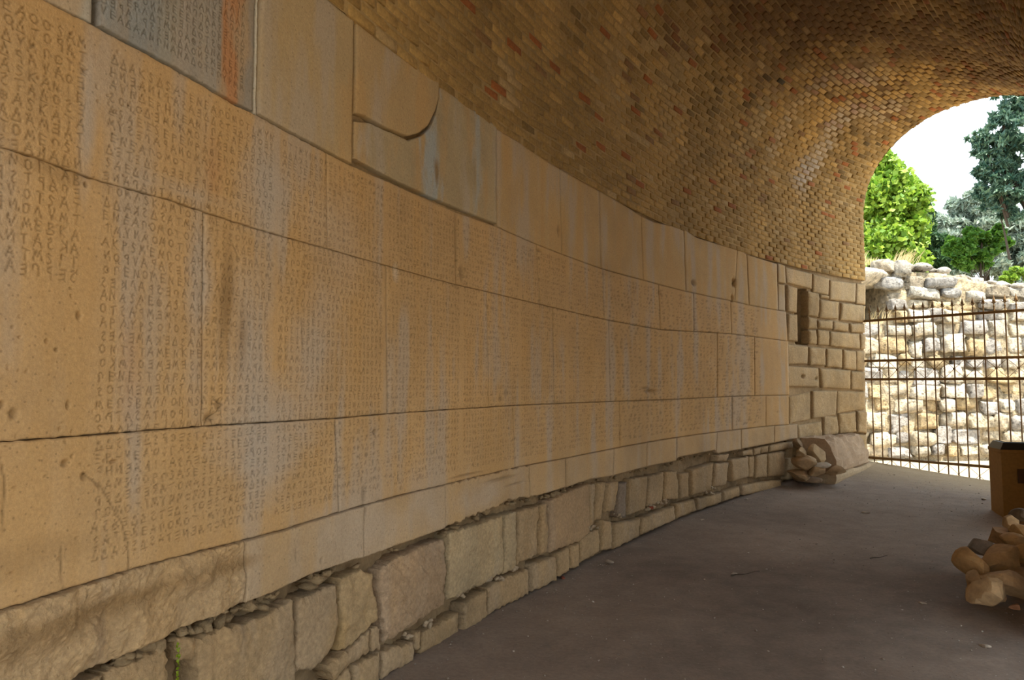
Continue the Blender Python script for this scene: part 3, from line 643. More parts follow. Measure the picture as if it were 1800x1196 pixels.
# ------------------------------------------------------------------ floor and outside ground
def grid_floor(name, xs, ys, mat, colf, zf=floor_z, **kw):
    X, Y = np.meshgrid(xs, ys); Zf = zf(X.ravel(), Y.ravel()); idx = np.arange(X.size).reshape(X.shape)
    Q = np.stack([idx[:-1, :-1], idx[:-1, 1:], idx[1:, 1:], idx[1:, :-1]], -1).reshape(-1, 4)
    return mesh(name, np.c_[X.ravel(), Y.ravel(), Zf], Q, mat, col=colf(X.ravel(), Y.ravel()), **kw)
uf = np.linspace(U_START - .5, 20.7, 420); wf = np.linspace(-.1, W + TH, 90)
Ug, Wg = np.meshgrid(uf, wf); P3 = cyl(Ug.ravel(), 0., Wg.ravel()); z_ = floor_z(P3[:, 0], P3[:, 1]) + fbm(P3[:, 0] * 7, P3[:, 1] * 7, 77, 4) * .003
P3[:, 2] = z_
idx = np.arange(Ug.size).reshape(Ug.shape); Q = np.stack([idx[:-1, :-1], idx[1:, :-1], idx[1:, 1:], idx[:-1, 1:]], -1).reshape(-1, 4)
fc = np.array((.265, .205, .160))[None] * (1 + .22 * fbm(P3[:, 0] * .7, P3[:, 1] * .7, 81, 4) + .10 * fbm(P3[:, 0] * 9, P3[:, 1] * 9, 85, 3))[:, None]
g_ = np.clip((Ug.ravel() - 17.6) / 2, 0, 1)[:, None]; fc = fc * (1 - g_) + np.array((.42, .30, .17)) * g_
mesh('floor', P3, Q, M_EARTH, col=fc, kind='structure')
grid_floor('ground', np.linspace(-60, 90, 120), np.linspace(-60, 100, 120), M_EARTH, lambda x, y: np.array((.34, .28, .19))[None] * (1 + .15 * fbm(x * .5, y * .5, 83, 3))[:, None],
           zf=lambda x, y: fbm(x * .3, y * .3, 84, 3) * .03 - .17, kind='structure')
# grit and loose chips
items = []
for i in range(5200):
    u = rng.uniform(7.5, 19); w_ = rng.uniform(0.02, W) if rng.random() < .8 else rng.exponential(.15)
    p = cyl(u, 0., w_).reshape(3); s = .0018 + rng.exponential(.0018); s = min(s, .013)
    z = float(floor_z(p[0], p[1])); c = (.50, .43, .36) if rng.random() < .3 else (.30, .24, .19)
    items.append(((p[0], p[1], z + s * .3), (s * 1.2, s, s * .7), c, rng.uniform(0, 3), i % 40))
blobs('grit', items, M_ROCK, parent=bpy.data.objects['floor'], n=3, m=5)
def rock(name, c, s3, rz, seed, col_, tilt=(0, 0), label=None, cat='rock', group=None, n=10, m=15, cut=.72, amp=.05, mat=None, slab=0, floorlock=True):
    p, f = blob((0, 0, 0), *s3, seed, n=n, m=m, cut=cut); 
    nrm = fbm3(p + seed, 1.2 / max(s3), seed % 50); p = p * (1 + amp * nrm)[:, None]
    o = mesh(name, p, f if False else np.array(f), mat or M_ROCK, smooth=False, col=np.array(col_)[None] * (1 + .18 * fbm3(p, 2.5 / max(s3), 3))[:, None])
    o.location = tuple(c); o.rotation_euler = (tilt[0], tilt[1], rz)
    md = o.modifiers.new('round', 'BEVEL'); md.width = min(s3) * .07; md.segments = 2; md.limit_method = 'ANGLE'; md.angle_limit = math.radians(22)
    if label: tag(o, label, cat, group)
    return o
CHG = 'stone chips on the floor'
for (x, y, s, lb) in [(1522,902,.045,'long pale stone chip lying on the floor towards the gate'),(1072,990,.05,'flat pale stone chip lying near the wall foot'),(1622,1062,.028,'small grey pebble lying on the floor left of the rock pile'),
                      (1732,1138,.035,'flat grey stone chip on the floor below the rock pile'),(1290,1010,.028,'pale stone chip beside a twig in the middle of the floor'),(1234,915,.03,'pale stone chip on the floor where the wall foot curves'),
                      (1313,878,.035,'brownish chip lying against the far wall foot'),(1730,879,.04,'brown stone chip on the floor just before the box'),(990,1017,.03,'reddish brick chip at the wall foot')]:
    z = 0
    for _ in range(4): q_ = onz(x, y, z); z = float(floor_z(q_[0], q_[1]))
    rock('stone_chip', (q_[0], q_[1], z + s * .2), (s, s * .6, s * .3), 1.2 + x, x, (.30, .09, .05) if 'reddish' in lb else (.42, .34, .26), label=lb, cat='stone', n=6, m=9)
# twigs
for (x0, y0, x1, y1, lb) in [(1285,1012,1335,1004,'thin dark twig lying beside a pale chip'),(1530,982,1560,978,'short straight twig lying in the middle distance of the floor')]:
    a = onz(x0, y0, .0); b = onz(x1, y1, .0); a[2] = float(floor_z(*a[:2])) + .006; b[2] = float(floor_z(*b[:2])) + .006
    pts = [a + (b - a) * t + np.array([0, 0, .004 * math.sin(t * 9)]) + rng.normal(0, .004, 3) * (1, 1, 0) for t in np.linspace(0, 1, 7)]
    Vt = []; Qt = []
    for i, p in enumerate(pts):
        for k in range(6): Vt.append(p + .004 * (1.1 - i / 9) * np.array([0, math.cos(k * 1.047), math.sin(k * 1.047)]))
    for i in range(6):
        for k in range(6): Qt.append((i * 6 + k, i * 6 + (k + 1) % 6, i * 6 + 6 + (k + 1) % 6, i * 6 + 6 + k))
    tag(mesh('twig', Vt, Qt, M_BARK), lb, 'twig')

# ------------------------------------------------------------------ fallen carved block on its slab, with packed stones
def prism(name, pts_end, L, mat, col_, origin, az, label=None, cat=None, taper=(1, 1), rough=.01, seg=14, seed=3):
    """extrudes an outline (across, up) along azimuth az"""
    E_ = respts(pts_end + [pts_end[0]], 41)[:-1]; V_ = []; n_ = len(E_)
    fx, fy = math.sin(az), math.cos(az); rx, ry = math.cos(az), -math.sin(az)
    for i in range(seg + 1):
        t = i / seg * L; k = 1 + (taper[0] - 1) * i / seg; kz = 1 + (taper[1] - 1) * i / seg
        for a, b in E_:
            nn_ = rough * float(fbm(np.array(a * 9 + t * 5), np.array(b * 9 + t * 3), seed, 3))
            V_.append((origin[0] + rx * (a * k + nn_) + fx * t, origin[1] + ry * (a * k + nn_) + fy * t, origin[2] + b * kz + nn_))
    Q_ = []
    for i in range(seg):
        for k in range(n_): Q_.append((i * n_ + k, i * n_ + (k + 1) % n_, (i + 1) * n_ + (k + 1) % n_, (i + 1) * n_ + k))
    c0 = np.mean(V_[:n_], 0); c1 = np.mean(V_[seg * n_:seg * n_ + n_], 0); V_ += [c0, c1]; e0 = len(V_) - 2
    Q_ += [((k + 1) % n_, k, e0) for k in range(n_)] + [(seg * n_ + k, seg * n_ + (k + 1) % n_, e0 + 1) for k in range(n_)]
    V_ = np.array(V_); pu_, pw_ = to_uw(V_[:, 0], V_[:, 1]); pq_ = cyl(pu_, V_[:, 2], np.maximum(pw_, .012)); V_[:, :2] = pq_[:, :2]
    o = mesh(name, V_ - np.array(origin), Q_, mat, smooth=False, col=np.array(col_)[None] * (1 + .15 * fbm3(V_, 3, 5))[:, None]); o.location = tuple(origin)
    md = o.modifiers.new('worn_edges', 'BEVEL'); md.width = .012; md.segments = 2; md.limit_method = 'ANGLE'; md.angle_limit = math.radians(30)
    if label: tag(o, label, cat)
    return o
BAZ = math.radians(41)
fl = float(floor_z(4.75, 10.2))
so_ = onz(1470, 856, .1); so_[2] = float(floor_z(so_[0], so_[1])) - .02
slab_o = so_.copy()
prism('stone_slab', [(-.70, 0), (-.02, 0), (.02, .10), (.0, .17), (-.70, .15)], 2.25, M_ROCK, (.44, .32, .19), slab_o, BAZ, 'low worn stone slab on the floor under the fallen block', 'stone', rough=.014)
bo = slab_o + np.array([math.sin(BAZ) * .12 , math.cos(BAZ) * .12, .165])
prism('fallen_block', [(-.62, 0), (-.02, 0), (-.02, .17), (-.10, .42), (-.17, .50), (-.62, .50)], 1.75, M_ROCK, (.42, .29, .18), bo, BAZ, 'big fallen stone block with a sloping side lying beside the wall end', 'stone', taper=(.9, .98), rough=.02, seed=9)
def prock(nm, x0, y0, x1, y1, D, dep, seed, col_, label, cat='rock', roll=0, cut=.60, group=None, mat=None, **kw):
    a = at(x0, y1, D); b = at(x1, y0, D); c = (a + b) / 2
    return rock(nm, c, (abs(b[0] - a[0]) / 2, dep, abs(b[2] - a[2]) / 2), 0, seed, col_, tilt=(0, roll), label=label, cat=cat, cut=cut, group=group, mat=mat, **kw)
RC = (.42, .285, .155); G1 = 'stones packed against the fallen block'
for i, (x0, y0, x1, y1, D, dp, lb, c, rl) in enumerate([
 (1388,801,1434,826,10.28,.16,'wedge-shaped stone in the middle of the packed heap at the block end',RC,.12),(1384,824,1426,845,10.24,.15,'flat wedge stone at the heap foot nearest the wall',RC,.10),
 (1415,819,1455,841,10.2,.14,'rounded stone at the heap foot in the middle',RC,0),(1428,812,1458,823,10.2,.12,'thin pale flat stone lying across the heap',(.52,.44,.34),-.08),
 (1454,817,1487,837,10.22,.15,'rounded stone at the right foot of the heap on the slab edge',RC,-.1),(1417,782,1448,816,10.40,.14,'angular upright stone on top of the packed heap',(.44,.31,.17),.1),
 (1396,785,1419,806,10.4,.13,'small pale rounded stone high in the heap next to the wall',(.46,.33,.19),0),(1392,772,1412,792,10.5,.12,'dark small stone at the very top of the heap by the wall',(.27,.18,.10),.3),
 (1400,835,1440,850,10.45,.2,'half-hidden stone bedding the heap under the front stones',(.30,.2,.12),0)]):
    prock('packing_stone', x0, y0, x1, y1, D, dp, 300 + i * 7, c, lb, roll=rl, group=G1)

# ------------------------------------------------------------------ rock pile and box at the right
GP = 'rocks heaped at the right pier'; RB = (.46, .285, .125)
for i, (x0, y0, x1, y1, D, dp, lb, c, rl, sd) in enumerate([
 (1703,1015,1778,1076,4.93,.13,'large pale rock with a pointed top, frontmost in the heap',(.50,.34,.18),.05,11),
 (1716,1000,1806,1052,5.12,.12,'long rock sloping down to the right behind the pointed rock',(.50,.34,.18),.33,12),
 (1723,957,1792,1014,5.38,.16,'broad tan rock in the middle of the heap',RB,-.1,13),
 (1687,966,1728,1022,5.32,.14,'tan rock at the left edge of the heap',RB,.1,34),
 (1701,943,1747,979,5.62,.13,'grey rock resting on the heap at its left shoulder',(.24,.20,.16),-.05,15),
 (1742,924,1779,962,5.85,.14,'brown rounded rock at the back of the heap below the box',(.38,.23,.11),0,16),
 (1774,917,1812,958,5.8,.14,'pale angular rock high at the right of the heap',RB,.2,17),
 (1762,940,1800,968,5.7,.12,'flattish tan rock between the brown and broad rocks',RB,-.3,18),
 (1780,950,1822,990,5.5,.13,'ochre rock at the right edge under the pale angular one',(.46,.27,.10),0,19),
 (1776,1000,1825,1034,5.25,.12,'brown rock behind the low end of the long rock',(.36,.22,.10),0,20),
 (1700,1004,1730,1046,5.15,.10,'small rock tucked behind the left of the pointed rock',(.38,.25,.13),.2,21),
 (1774,1061,1794,1073,4.95,.05,'small reddish pebble right of the pointed rock',(.42,.22,.12),0,22),
 (1764,903,1787,930,6.2,.10,'dusty rock at the very top of the heap against the box',(.46,.32,.17),.2,23),
 (1781,896,1812,922,6.2,.10,'dark blotched rock at the top of the heap beside the box',(.16,.13,.10),0,24),
 (1752,1177,1787,1215,4.08,.09,'tan rock cut by the bottom edge, left of two',(.48,.31,.15),0,25),
 (1789,1186,1830,1220,4.05,.09,'tan rock in the bottom right corner',(.48,.31,.15),0,26),
 (1745,945,1800,1030,5.85,.2,'shaded rock seen in the gaps at the core of the heap',(.30,.19,.10),0,28)]):
    prock('rock', x0, y0, x1, y1, D, dp, sd, c, lb, roll=rl, group=GP if D > 4.5 else None, cut=.58, amp=.10)
pb = onz(1765, 918, .03); fz = float(floor_z(*pb[:2]))
BA = math.radians(-18)
box = empty('info_box', (pb[0], pb[1], fz), 'ochre box pedestal with a dark glass lid at the right edge behind the rocks', 'pedestal')
box.rotation_euler = (0, 0, BA)
def bxm(name, x0, x1, y0, y1, z0, z1, mat, parent, bev=.004, tx=0, col_=None, label=None):
    V_ = [(x0, y0, z0), (x1, y0, z0), (x1, y1, z0), (x0, y1, z0), (x0 + tx, y0 + tx, z1), (x1 - tx, y0 + tx, z1), (x1 - tx, y1 - tx, z1), (x0 + tx, y1 - tx, z1)]
    o = mesh(name, V_, [(3, 2, 1, 0), (4, 5, 6, 7), (0, 1, 5, 4), (1, 2, 6, 5), (2, 3, 7, 6), (3, 0, 4, 7)], mat, parent=parent, smooth=False)
    if bev: md = o.modifiers.new('edge', 'BEVEL'); md.width = bev; md.segments = 2
    if label: o['label'] = label
    return o
bxm('body', 0, .5, 0, .42, -.03, .74, M_PLINTH, box, .006)
bxm('rim', -.008, .508, -.008, .428, .74, .775, M_PLINTH, box, .004)
bxm('lid', -.008, .508, -.008, .428, .775, .855, M_DARK, box, .004, tx=.045, label='dark sloping lid')
mg = flat_mat('dark_glass', (.10, .13, .13), .12, 0, .8)
bxm('glass_pane', .06, .44, .06, .36, .856, .862, mg, box, .001)
bxm('wall_socket', .15, .27, -.012, .002, .40, .56, flat_mat('dark_brown_panel', (.09, .045, .02), .6), box, .003, label='dark brown square panel')

# ------------------------------------------------------------------ iron gate across the far arch
GA = math.radians(141.17); gdx, gdy = math.sin(GA), math.cos(GA)
gp = np.array([6.208, 12.243]) ; gn = np.array([math.cos(GA), -math.sin(GA)])
gate = empty('iron_gate', (gp[0], gp[1], .2), 'brown wrought-iron gate with spear-topped bars closing the far arch', 'gate')
gate.rotation_euler = (0, 0, math.pi / 2 - GA)        # local x runs along the gate
def gbox(name, x0, x1, y0, y1, z0, z1, parent=gate, bev=.003): return bxm(name, x0, x1, y0, y1, z0 - .2, z1 - .2, M_IRON, parent, bev)
ZT, ZM1, ZM2, ZBT = ZC + 1.111, ZC + .407, ZC + .086, ZC - 1.268
for z in (ZT, ZM1, ZM2, ZBT): gbox('rail', -.02, W + .02, -.021, .021, z - .021, z + .021)
gbox('rail', -.02, W + .02, -.015, .015, .02, .05)
def gpx(x): d = ray(x, 598); t = (gn @ gp) / (gn @ d[:2]); return float((d[:2] * t - gp) @ np.array([gdx, gdy]))
b0, b1 = gpx(1530), gpx(1789); sp = (b1 - b0) / 15; nb = int((W - b0) / sp) + 1
def tubev(p, q, r, n=6, r2=None):
    p, q = np.array(p, float), np.array(q, float); d = q - p; d /= np.linalg.norm(d)
    a = np.cross(d, (0, 1, 0)); a /= np.linalg.norm(a); b = np.cross(d, a); V_ = []
    for c, rr in ((p, r), (q, r if r2 is None else r2)):
        for k in range(n): V_.append(c + rr * (a * math.cos(k * 2 * math.pi / n) + b * math.sin(k * 2 * math.pi / n)))
    Q_ = [(k, (k + 1) % n, n + (k + 1) % n, n + k) for k in range(n)] + [tuple(range(n - 1, -1, -1)), tuple(range(n, 2 * n))]
    return V_, Q_
def lathe(prof_, n=8):
    V_ = []; Q_ = []
    for r, z in prof_:
        for k in range(n): V_.append((r * math.cos(k * 2 * math.pi / n), r * math.sin(k * 2 * math.pi / n), z))
    for i in range(len(prof_) - 1):
        for k in range(n): Q_.append((i * n + k, i * n + (k + 1) % n, (i + 1) * n + (k + 1) % n, (i + 1) * n + k))
    return V_, Q_
fv, fq = lathe([(.008, 0), (.012, .015), (.008, .03), (.017, .045), (.008, .06), (.008, .085), (.016, .10), (.024, .125), (.017, .15), (.008, .185), (.001, .215)])
off = len(fv)
for sgn in (-1, 1):      # side leaves of the spear head
    V_, Q_ = tubev((sgn * .008, 0, .095), (sgn * .046, 0, .118), .009, 5, .002); o_ = len(fv); fv = fv + V_; fq = fq + [tuple(i + o_ for i in q_) for q_ in Q_]
    V_, Q_ = tubev((0, sgn * .008, .095), (0, sgn * .046, .118), .009, 5, .002); o_ = len(fv); fv = fv + V_; fq = fq + [tuple(i + o_ for i in q_) for q_ in Q_]
fin_me = None
for i in range(nb):
    x = b0 + i * sp
    V_, Q_ = tubev((x, 0, .03 - .2), (x, 0, ZT + .06 - .2), .0105, 8)
    br = mesh('bar', V_, Q_, M_IRON, parent=gate, smooth=False)
    if fin_me is None: fo = mesh('finial', fv, fq, M_IRON, parent=br); fin_me = fo.data
    else: fo = bpy.data.objects.new('finial', fin_me); COL.objects.link(fo); fo.parent = br
    fo.location = (x, 0, ZT + .05 - .2)
    if i % 2 == 1 and i + 1 < nb:
        zc2 = (ZM1 + ZM2) / 2 - .2; V_ = []; Q_ = []
        for dx_ in (-sp, sp):
            for dz_ in (-.142, .142):
                v, q_ = tubev((x + dx_ * .97, -.012, zc2 + dz_), (x, -.014, zc2), .004, 5); o_ = len(V_); V_ += v; Q_ += [tuple(k + o_ for k in f_) for f_ in q_]
        v, q_ = lathe([(.002, -.01), (.02, -.006), (.02, .006), (.002, .01)]); o_ = len(V_)
        V_ += [np.array((x + a, -.016 + c, zc2 + b)) for a, b, c in v]; Q_ += [tuple(k + o_ for k in f_) for f_ in q_]
        mesh('star_brace', V_, Q_, M_IRON, parent=gate, smooth=False)
    if i % 2 == 1 and i + 1 < nb:
        V_ = []; Q_ = []
        for a_, b_ in (((x - sp, -.01, .05), (x + sp, -.01, ZBT - .02)), ((x + sp, -.012, .05), (x - sp, -.012, ZBT - .02))):
            v, q_ = tubev(np.array(a_) - (0, 0, .2), np.array(b_) - (0, 0, .2), .0035, 5); o_ = len(V_); V_ += v; Q_ += [tuple(k + o_ for k in f_) for f_ in q_]
        mesh('cross_brace', V_, Q_, M_IRON, parent=gate, smooth=False)

# ------------------------------------------------------------------ ruined wall outside
YW = 16.4
ruin = empty('ruined_wall', (10, YW + .4, -.1), 'sunlit ruined rubble wall rising behind the gate', 'wall')
def topz(x):     # top outline of the ruin, from the photo
    return np.interp(x, [4, 8.2, 8.9, 9.6, 10.3, 10.9, 11.5, 12.2, 14, 17], [4.55, 4.55, 4.50, 4.42, 4.40, 4.25, 4.10, 3.95, 3.7, 3.4])
nu, nz = 150, 60; X, T = np.meshgrid(np.linspace(4, 17, nu), np.linspace(0, 1, nz))
Zr = -.3 + T * (topz(X) + .2); Yr = YW + .16 + T * .25 + fbm(X * 1.5, Zr * 1.5, 22, 4) * .07 - .04
rec = (X > 7.6) & (X < 9.02) & (Zr > 3.15) & (Zr < 4.02); Yr = np.where(rec, Yr + 1.3, Yr)
idx = np.arange(X.size).reshape(X.shape); Q = np.stack([idx[:-1, :-1], idx[:-1, 1:], idx[1:, 1:], idx[1:, :-1]], -1).reshape(-1, 4)
Vw = np.c_[X.ravel() - 10, Yr.ravel() - YW - .4, Zr.ravel() + .1]
# crest and back of the mass
Xb = np.linspace(4, 17, nu); Vt = []
for k, (dy, dz) in enumerate([(.55, .05), (1.5, .0), (3.2, .1)]):
    Vt.append(np.c_[Xb - 10, np.full(nu, dy + .02), topz(Xb) - .1 + dz + .1 + fbm(Xb * 2, Xb * 0 + k, 25, 3) * .08])
V_ = np.r_[Vw, np.concatenate(Vt)]; last = (nz - 1) * nu; Qt = []
for k in range(3):
    a0 = last if k == 0 else nu * nz + (k - 1) * nu; b0_ = nu * nz + k * nu
    Qt.append(np.stack([a0 + np.arange(nu - 1), a0 + np.arange(1, nu), b0_ + np.arange(1, nu), b0_ + np.arange(nu - 1)], -1))
Q = np.r_[Q, np.concatenate(Qt)]
mesh('rubble_core', V_, Q, M_SUN, parent=ruin, col=np.array((.50, .40, .26))[None] * (1 + .3 * fbm(V_[:, 0] * 2, V_[:, 2] * 2, 26, 3))[:, None])
z = -.1; r = 0
while z < 4.6:
    hgt = rng.uniform(.24, .44); x = 4.2 + rng.uniform(0, .3)
    while x < 16:
        wd = rng.uniform(.28, .75); zt = z + hgt
        if zt < topz(x + wd / 2) + .12:
            inrec = 7.5 < x + wd / 2 < 9.02 and 3.05 < z + hgt / 2 < 4.0
            xx = x
            T_ = (z + .3) / (topz(x) + .5); y = YW + .14 + T_ * .25 + (1.3 if inrec else 0) + rng.normal(0, .06)
            c = np.array([(.60, .50, .36), (.56, .42, .24), (.44, .40, .36), (.62, .54, .42)][int(rng.integers(0, 4))]) * rng.uniform(.85, 1.1)
            if z + hgt > 3.95 and 7.3 < x < 8.7: x += wd; continue
            if z > 3.6: c = c * .5 + np.array((.30, .30, .29)) * rng.uniform(.7, 1.3) * .5
            sd = int(rng.integers(1e6)); p, f = blob((0, 0, 0), wd / 2 * .98, .17, hgt / 2 * .98, sd, n=11, m=18, cut=.66)
            sg = np.sign(p); hx, hy, hz = wd / 2 * .98, .17, hgt / 2 * .98
            p = np.c_[sg[:, 0] * (np.abs(p[:, 0] / hx / 1.1))**.38 * hx, sg[:, 1] * (np.abs(p[:, 1] / hy / 1.1))**.6 * hy, sg[:, 2] * (np.abs(p[:, 2] / hz / 1.1))**.38 * hz] * (1 + .20 * fbm3(p + sd % 97, 8, sd % 40))[:, None]
            ra = rng.normal(0, .06); p = p @ np.array([[math.cos(ra), 0, math.sin(ra)], [0, 1, 0], [-math.sin(ra), 0, math.cos(ra)]]) * rng.uniform(.92, 1.08)
            mesh('stone', p + np.array([xx + wd / 2 - 10, y - YW - .4, z + hgt / 2 + .1 + rng.normal(0, .035)]), np.array(f), M_SUN, parent=ruin, smooth=False, col=c[None] * (1 + .22 * fbm3(p + sd % 31, 6, 12))[:, None]) if 7.0 < x < 14 else None
        x += wd * 1.0
    z += hgt * .97; r += 1
# overhanging capstone above the dark recess, and loose stones on the crest
p, f = blob((0, 0, 0), .85, .95, .26, 5, n=9, m=14, cut=.75); mesh('capstone', p + np.array([8.30 - 10, .40, 4.17 + .1]), np.array(f), M_SUN, parent=ruin, smooth=False, col=np.full((len(p), 3), (.66, .58, .46)))
for i in range(46):
    x = rng.uniform(7.6, 14); s = rng.uniform(.08, .2); p, f = blob((0, 0, 0), s * 1.3, s, s * .65, i + 60, n=6, m=9)
    mesh('crest_stone', p + np.array([x - 10, rng.uniform(-.1, .9), topz(x) + .1 + s * .2]), np.array(f), M_SUN, parent=ruin, smooth=False, col=np.full((len(p), 3), (.56, .50, .42)) * rng.uniform(.6, 1.1))

# ------------------------------------------------------------------ vegetation
def leaves(name, clumps, nper, size, mat, parent, seed, aspect=1.6, droop=0., sh=1.0):
    """clumps: (centre xyz, radii xyz); leaves are folded four-point blades"""
    r_ = np.random.default_rng(seed); Cs = []; 
    for (c, rad, wgt) in clumps:
        n = int(nper * wgt); d = r_.normal(size=(n, 3)); d /= np.linalg.norm(d, axis=1)[:, None]; rr = r_.random(n)**(.45 * sh)
        Cs.append(np.array(c) + d * rr[:, None] * np.array(rad))
    Cc = np.concatenate(Cs); n = len(Cc)
    a = r_.normal(size=(n, 3)); a[:, 2] -= droop; a /= np.linalg.norm(a, axis=1)[:, None]
    b = np.cross(a, r_.normal(size=(n, 3))); b /= np.linalg.norm(b, axis=1)[:, None]; nn_ = np.cross(a, b)
    s = size * r_.uniform(.6, 1.3, n)[:, None]
    V_ = np.stack([Cc - a * s * aspect * .5, Cc + b * s * .5 + nn_ * s * .12, Cc + a * s * aspect * .5, Cc - b * s * .5 + nn_ * s * .12], 1)
    Q_ = np.arange(n * 4).reshape(n, 4); sh_ = r_.random(n)
    Q_ = np.concatenate([Q_[:, [0, 1, 2]], Q_[:, [0, 2, 3]]])
    return mesh(name, V_.reshape(-1, 3), Q_, mat, parent=parent, smooth=False, col=np.repeat(sh_, 4)[:, None] * np.ones(3))
def trunk(path, parent, name='trunk'):
    V_ = []; Q_ = []; n = 8
    for i, (p, r) in enumerate(path):
        for k in range(n): V_.append(np.array(p) + r * np.array([math.cos(k * .785), math.sin(k * .785), 0]))
    for i in range(len(path) - 1):
        for k in range(n): Q_.append((i * n + k, i * n + (k + 1) % n, (i + 1) * n + (k + 1) % n, (i + 1) * n + k))
    return mesh(name, V_, Q_, M_BARK, parent=parent)
def tree(name, label, cat, Y, pxclumps, nper, size, mat, seed, base_px, depth=.8, droop=0, aspect=1.6, group=None, zbase=-.15, tr=.12, nbr=10, sub=16, spread=.95, puff=(.16, .42)):
    """clumps given as (x, y, radius in photo pixels); broken into smaller tufts with real depth"""
    r_ = np.random.default_rng(seed); cl = []; k = Y / F
    for (x, y, rp) in pxclumps:
        for j in range(sub):
            d = r_.normal(size=3); d /= np.linalg.norm(d); d *= r_.random()**.4 * rp * spread * k
            c = at(x, y, Y) + d * np.array([1, depth * 1.3, 1]); rr = rp * k * r_.uniform(*puff); cl.append((c, (rr, rr, rr * .7), rp / 40 / sub * 6))
    b = at(base_px, 600, Y); b[2] = zbase; e = empty(name, tuple(b), label, cat, group)
    cl = [(c - b, r, w_) for c, r, w_ in cl]
    top = np.mean([c for c, _, _ in cl], 0); hi = max(c[2] for c, _, _ in cl)
    trunk([((0, 0, 0), tr * 1.4), ((top[0] * .3, top[1] * .3, top[2] * .4), tr), ((top[0], top[1], top[2]), tr * .6), ((top[0], top[1], hi * .93), tr * .2)], e)
    for i in range(0, len(cl), max(1, len(cl) // nbr)):
        c = cl[i][0]; m_ = np.array((top[0], top[1], max(.5, min(c[2], top[2]) * .8)))
        trunk([(m_, tr * .3), ((m_ + c) / 2 + (0, 0, .1), tr * .2), (c, tr * .08)], e, 'branch')
    leaves('foliage', cl, nper, size, mat, e, seed + 1, aspect, droop); return e
L_GREEN = leaf_mat('bright_leaf', (.10, .22, .015), (.36, .50, .06)); L_DARK = leaf_mat('conifer_leaf', (.015, .06, .02), (.06, .13, .04), .15)
L_OLIVE = leaf_mat('olive_leaf', (.14, .20, .14), (.38, .44, .36), .2); L_TEAL = leaf_mat('drooping_leaf', (.02, .07, .05), (.12, .20, .12), .25)
L_MID = leaf_mat('fig_leaf', (.04, .13, .015), (.14, .28, .03)); L_DRY = leaf_mat('dry_grass', (.45, .33, .14), (.62, .50, .28))
tree('plane_tree', 'bright green broad-leaved tree rising at the left of the arch opening', 'tree', 22, [(1540,300,30),(1525,340,40),(1560,330,42),(1590,350,36),(1545,385,50),(1590,400,42),(1535,430,45),(1580,435,42),(1520,480,50),(1575,470,40),(1612,375,14)], 330, .15, L_GREEN, 1, 1545, aspect=1.3, sub=22, puff=(.3, .7), spread=.9, nbr=6)
tree('cypress', 'dark conifer behind the bright green tree', 'tree', 25, [(1603,322,9),(1604,342,17),(1612,370,24),(1618,400,24),(1610,440,30),(1625,385,12),(1632,378,8)], 900, .10, L_DARK, 2, 1606, aspect=2.6)
tree('olive_tree', 'grey-green olive tree filling the slope at the right', 'tree', 28, [(1700,375,36),(1740,370,40),(1665,400,34),(1700,420,44),(1750,415,46),(1795,420,50),(1650,440,34),(1720,460,44),(1780,470,50),(1830,450,60)], 1000, .11, L_OLIVE, 3, 1740, aspect=3.4, sub=22, puff=(.2, .5))
tree('hanging_tree', 'dark blue-green tree with drooping boughs at the upper right', 'tree', 19, [(1770,200,34),(1800,235,50),(1755,245,26),(1735,262,22),(1720,245,14),(1790,285,40),(1760,290,20),(1745,310,16),(1725,300,10),(1800,330,36),(1765,345,30),(1790,360,24),(1840,250,60),(1730,335,14)], 170, .085, L_TEAL, 4, 1960, aspect=3.4, droop=.8, spread=1.25, sub=26, puff=(.10, .30), nbr=4)
tree('fig_bush', 'dark green bush in front of the olive tree', 'bush', 20.5, [(1690,425,22),(1715,415,20),(1740,425,20),(1700,450,24),(1730,450,22),(1755,405,9),(1765,430,10),(1675,440,14),(1772,425,7)], 330, .14, L_MID, 5, 1712, aspect=1.5, tr=.05)
tree('cypress_shrub', 'feathery green shrub between the bright tree and the bush', 'bush', 23.4, [(1625,430,24),(1640,450,26),(1655,430,18),(1610,455,26),(1670,462,20),(1635,405,10)], 700, .09, L_DARK, 6, 1640, aspect=2.8, tr=.05)
tree('leafy_shrub', 'bright green shrub on the wall crest at the right edge', 'bush', 18.6, [(1775,488,12),(1790,480,14),(1808,482,16),(1765,494,8)], 700, .07, L_GREEN, 7, 1795, aspect=1.5, tr=.03)
tree('far_olive_tree', 'pale grey-green olive foliage low behind the wall at the left', 'tree', 30, [(1530,460,40),(1590,465,40),(1500,440,40)], 900, .11, L_OLIVE, 8, 1540, aspect=3.0)
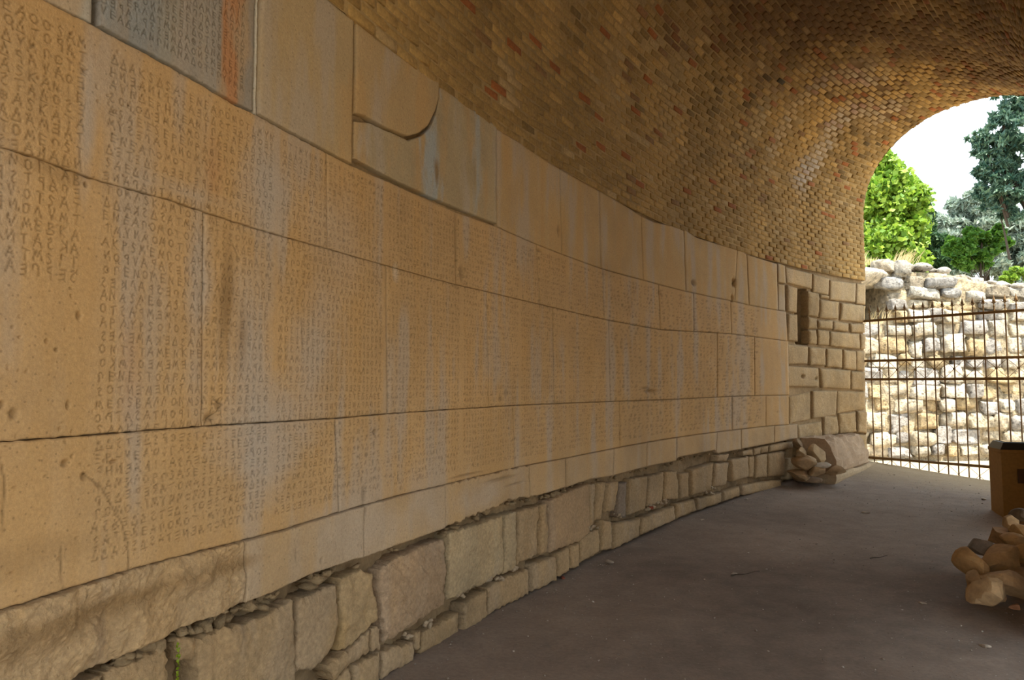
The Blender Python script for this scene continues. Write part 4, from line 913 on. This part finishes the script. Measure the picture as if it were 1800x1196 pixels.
# dry grass on the crest
def grass(name, x0, x1, Y, ztop, n, hgt, lean, label, seed, mat=L_DRY):
    r_ = np.random.default_rng(seed); V_ = []; Q_ = []
    for i in range(n):
        x = r_.uniform(x0, x1); y = Y + r_.uniform(-.25, .25); z0 = ztop(x); h_ = hgt * r_.uniform(.5, 1.2); lx = lean * r_.uniform(.4, 1.4) * h_ + r_.normal(0, .04); w_ = .006; o_ = len(V_)
        V_ += [(x - w_, y, z0 - .03), (x + w_, y, z0 - .03), (x + lx * .45 + w_ * .8, y, z0 + h_ * .6), (x + lx * .45 - w_ * .8, y, z0 + h_ * .6), (x + lx, y, z0 + h_)]
        Q_ += [(o_, o_ + 1, o_ + 2, o_ + 3), (o_ + 3, o_ + 2, o_ + 4)]
    V_ = np.array(V_); c = np.array([(x0 + x1) / 2, Y, ztop((x0 + x1) / 2)])
    o = mesh(name, V_ - c, Q_, mat, smooth=False, col=np.repeat(r_.random(len(V_) // 5), 5)[:, None] * np.ones(3), kind='stuff'); o.location = tuple(c); return tag(o, label, 'grass')
tz = lambda x: float(topz(x)) + .1
grass('dry_grass', 8.0, 8.75, YW + .9, tz, 110, .30, .5, 'straw-coloured grass on the wall crest beside the arch jamb', 1)
grass('dry_grass', 8.8, 9.35, YW + .9, tz, 70, .16, .2, 'short reddish dry grass in the middle of the crest', 2)
grass('dry_grass', 9.4, 9.95, YW + .8, tz, 90, .42, .7, 'tall leaning seed stalks on the wall crest', 3)
grass('dry_grass', 8.5, 9.0, YW + .25, lambda x: 3.12, 26, .30, .6, 'pale stalks growing out of the dark recess', 4)
# weeds in the crack at the lower left
c = cyl(uz(313, 1165)[0], uz(313, 1165)[1], .0).reshape(3)
L_WEED = leaf_mat('moss_leaf', (.22, .36, .01), (.45, .55, .03))
wl = [((0, 0, dz), (.006, .006, .014), 1) for dz in (-.06, -.045, -.02, .0, .02, .04, .055)]
we = empty('weed', tuple(c), 'tiny yellow-green weed in the crack between foundation stones', 'plant'); leaves('leaf_tuft', wl, 9, .009, L_WEED, we, 9, 1.4)
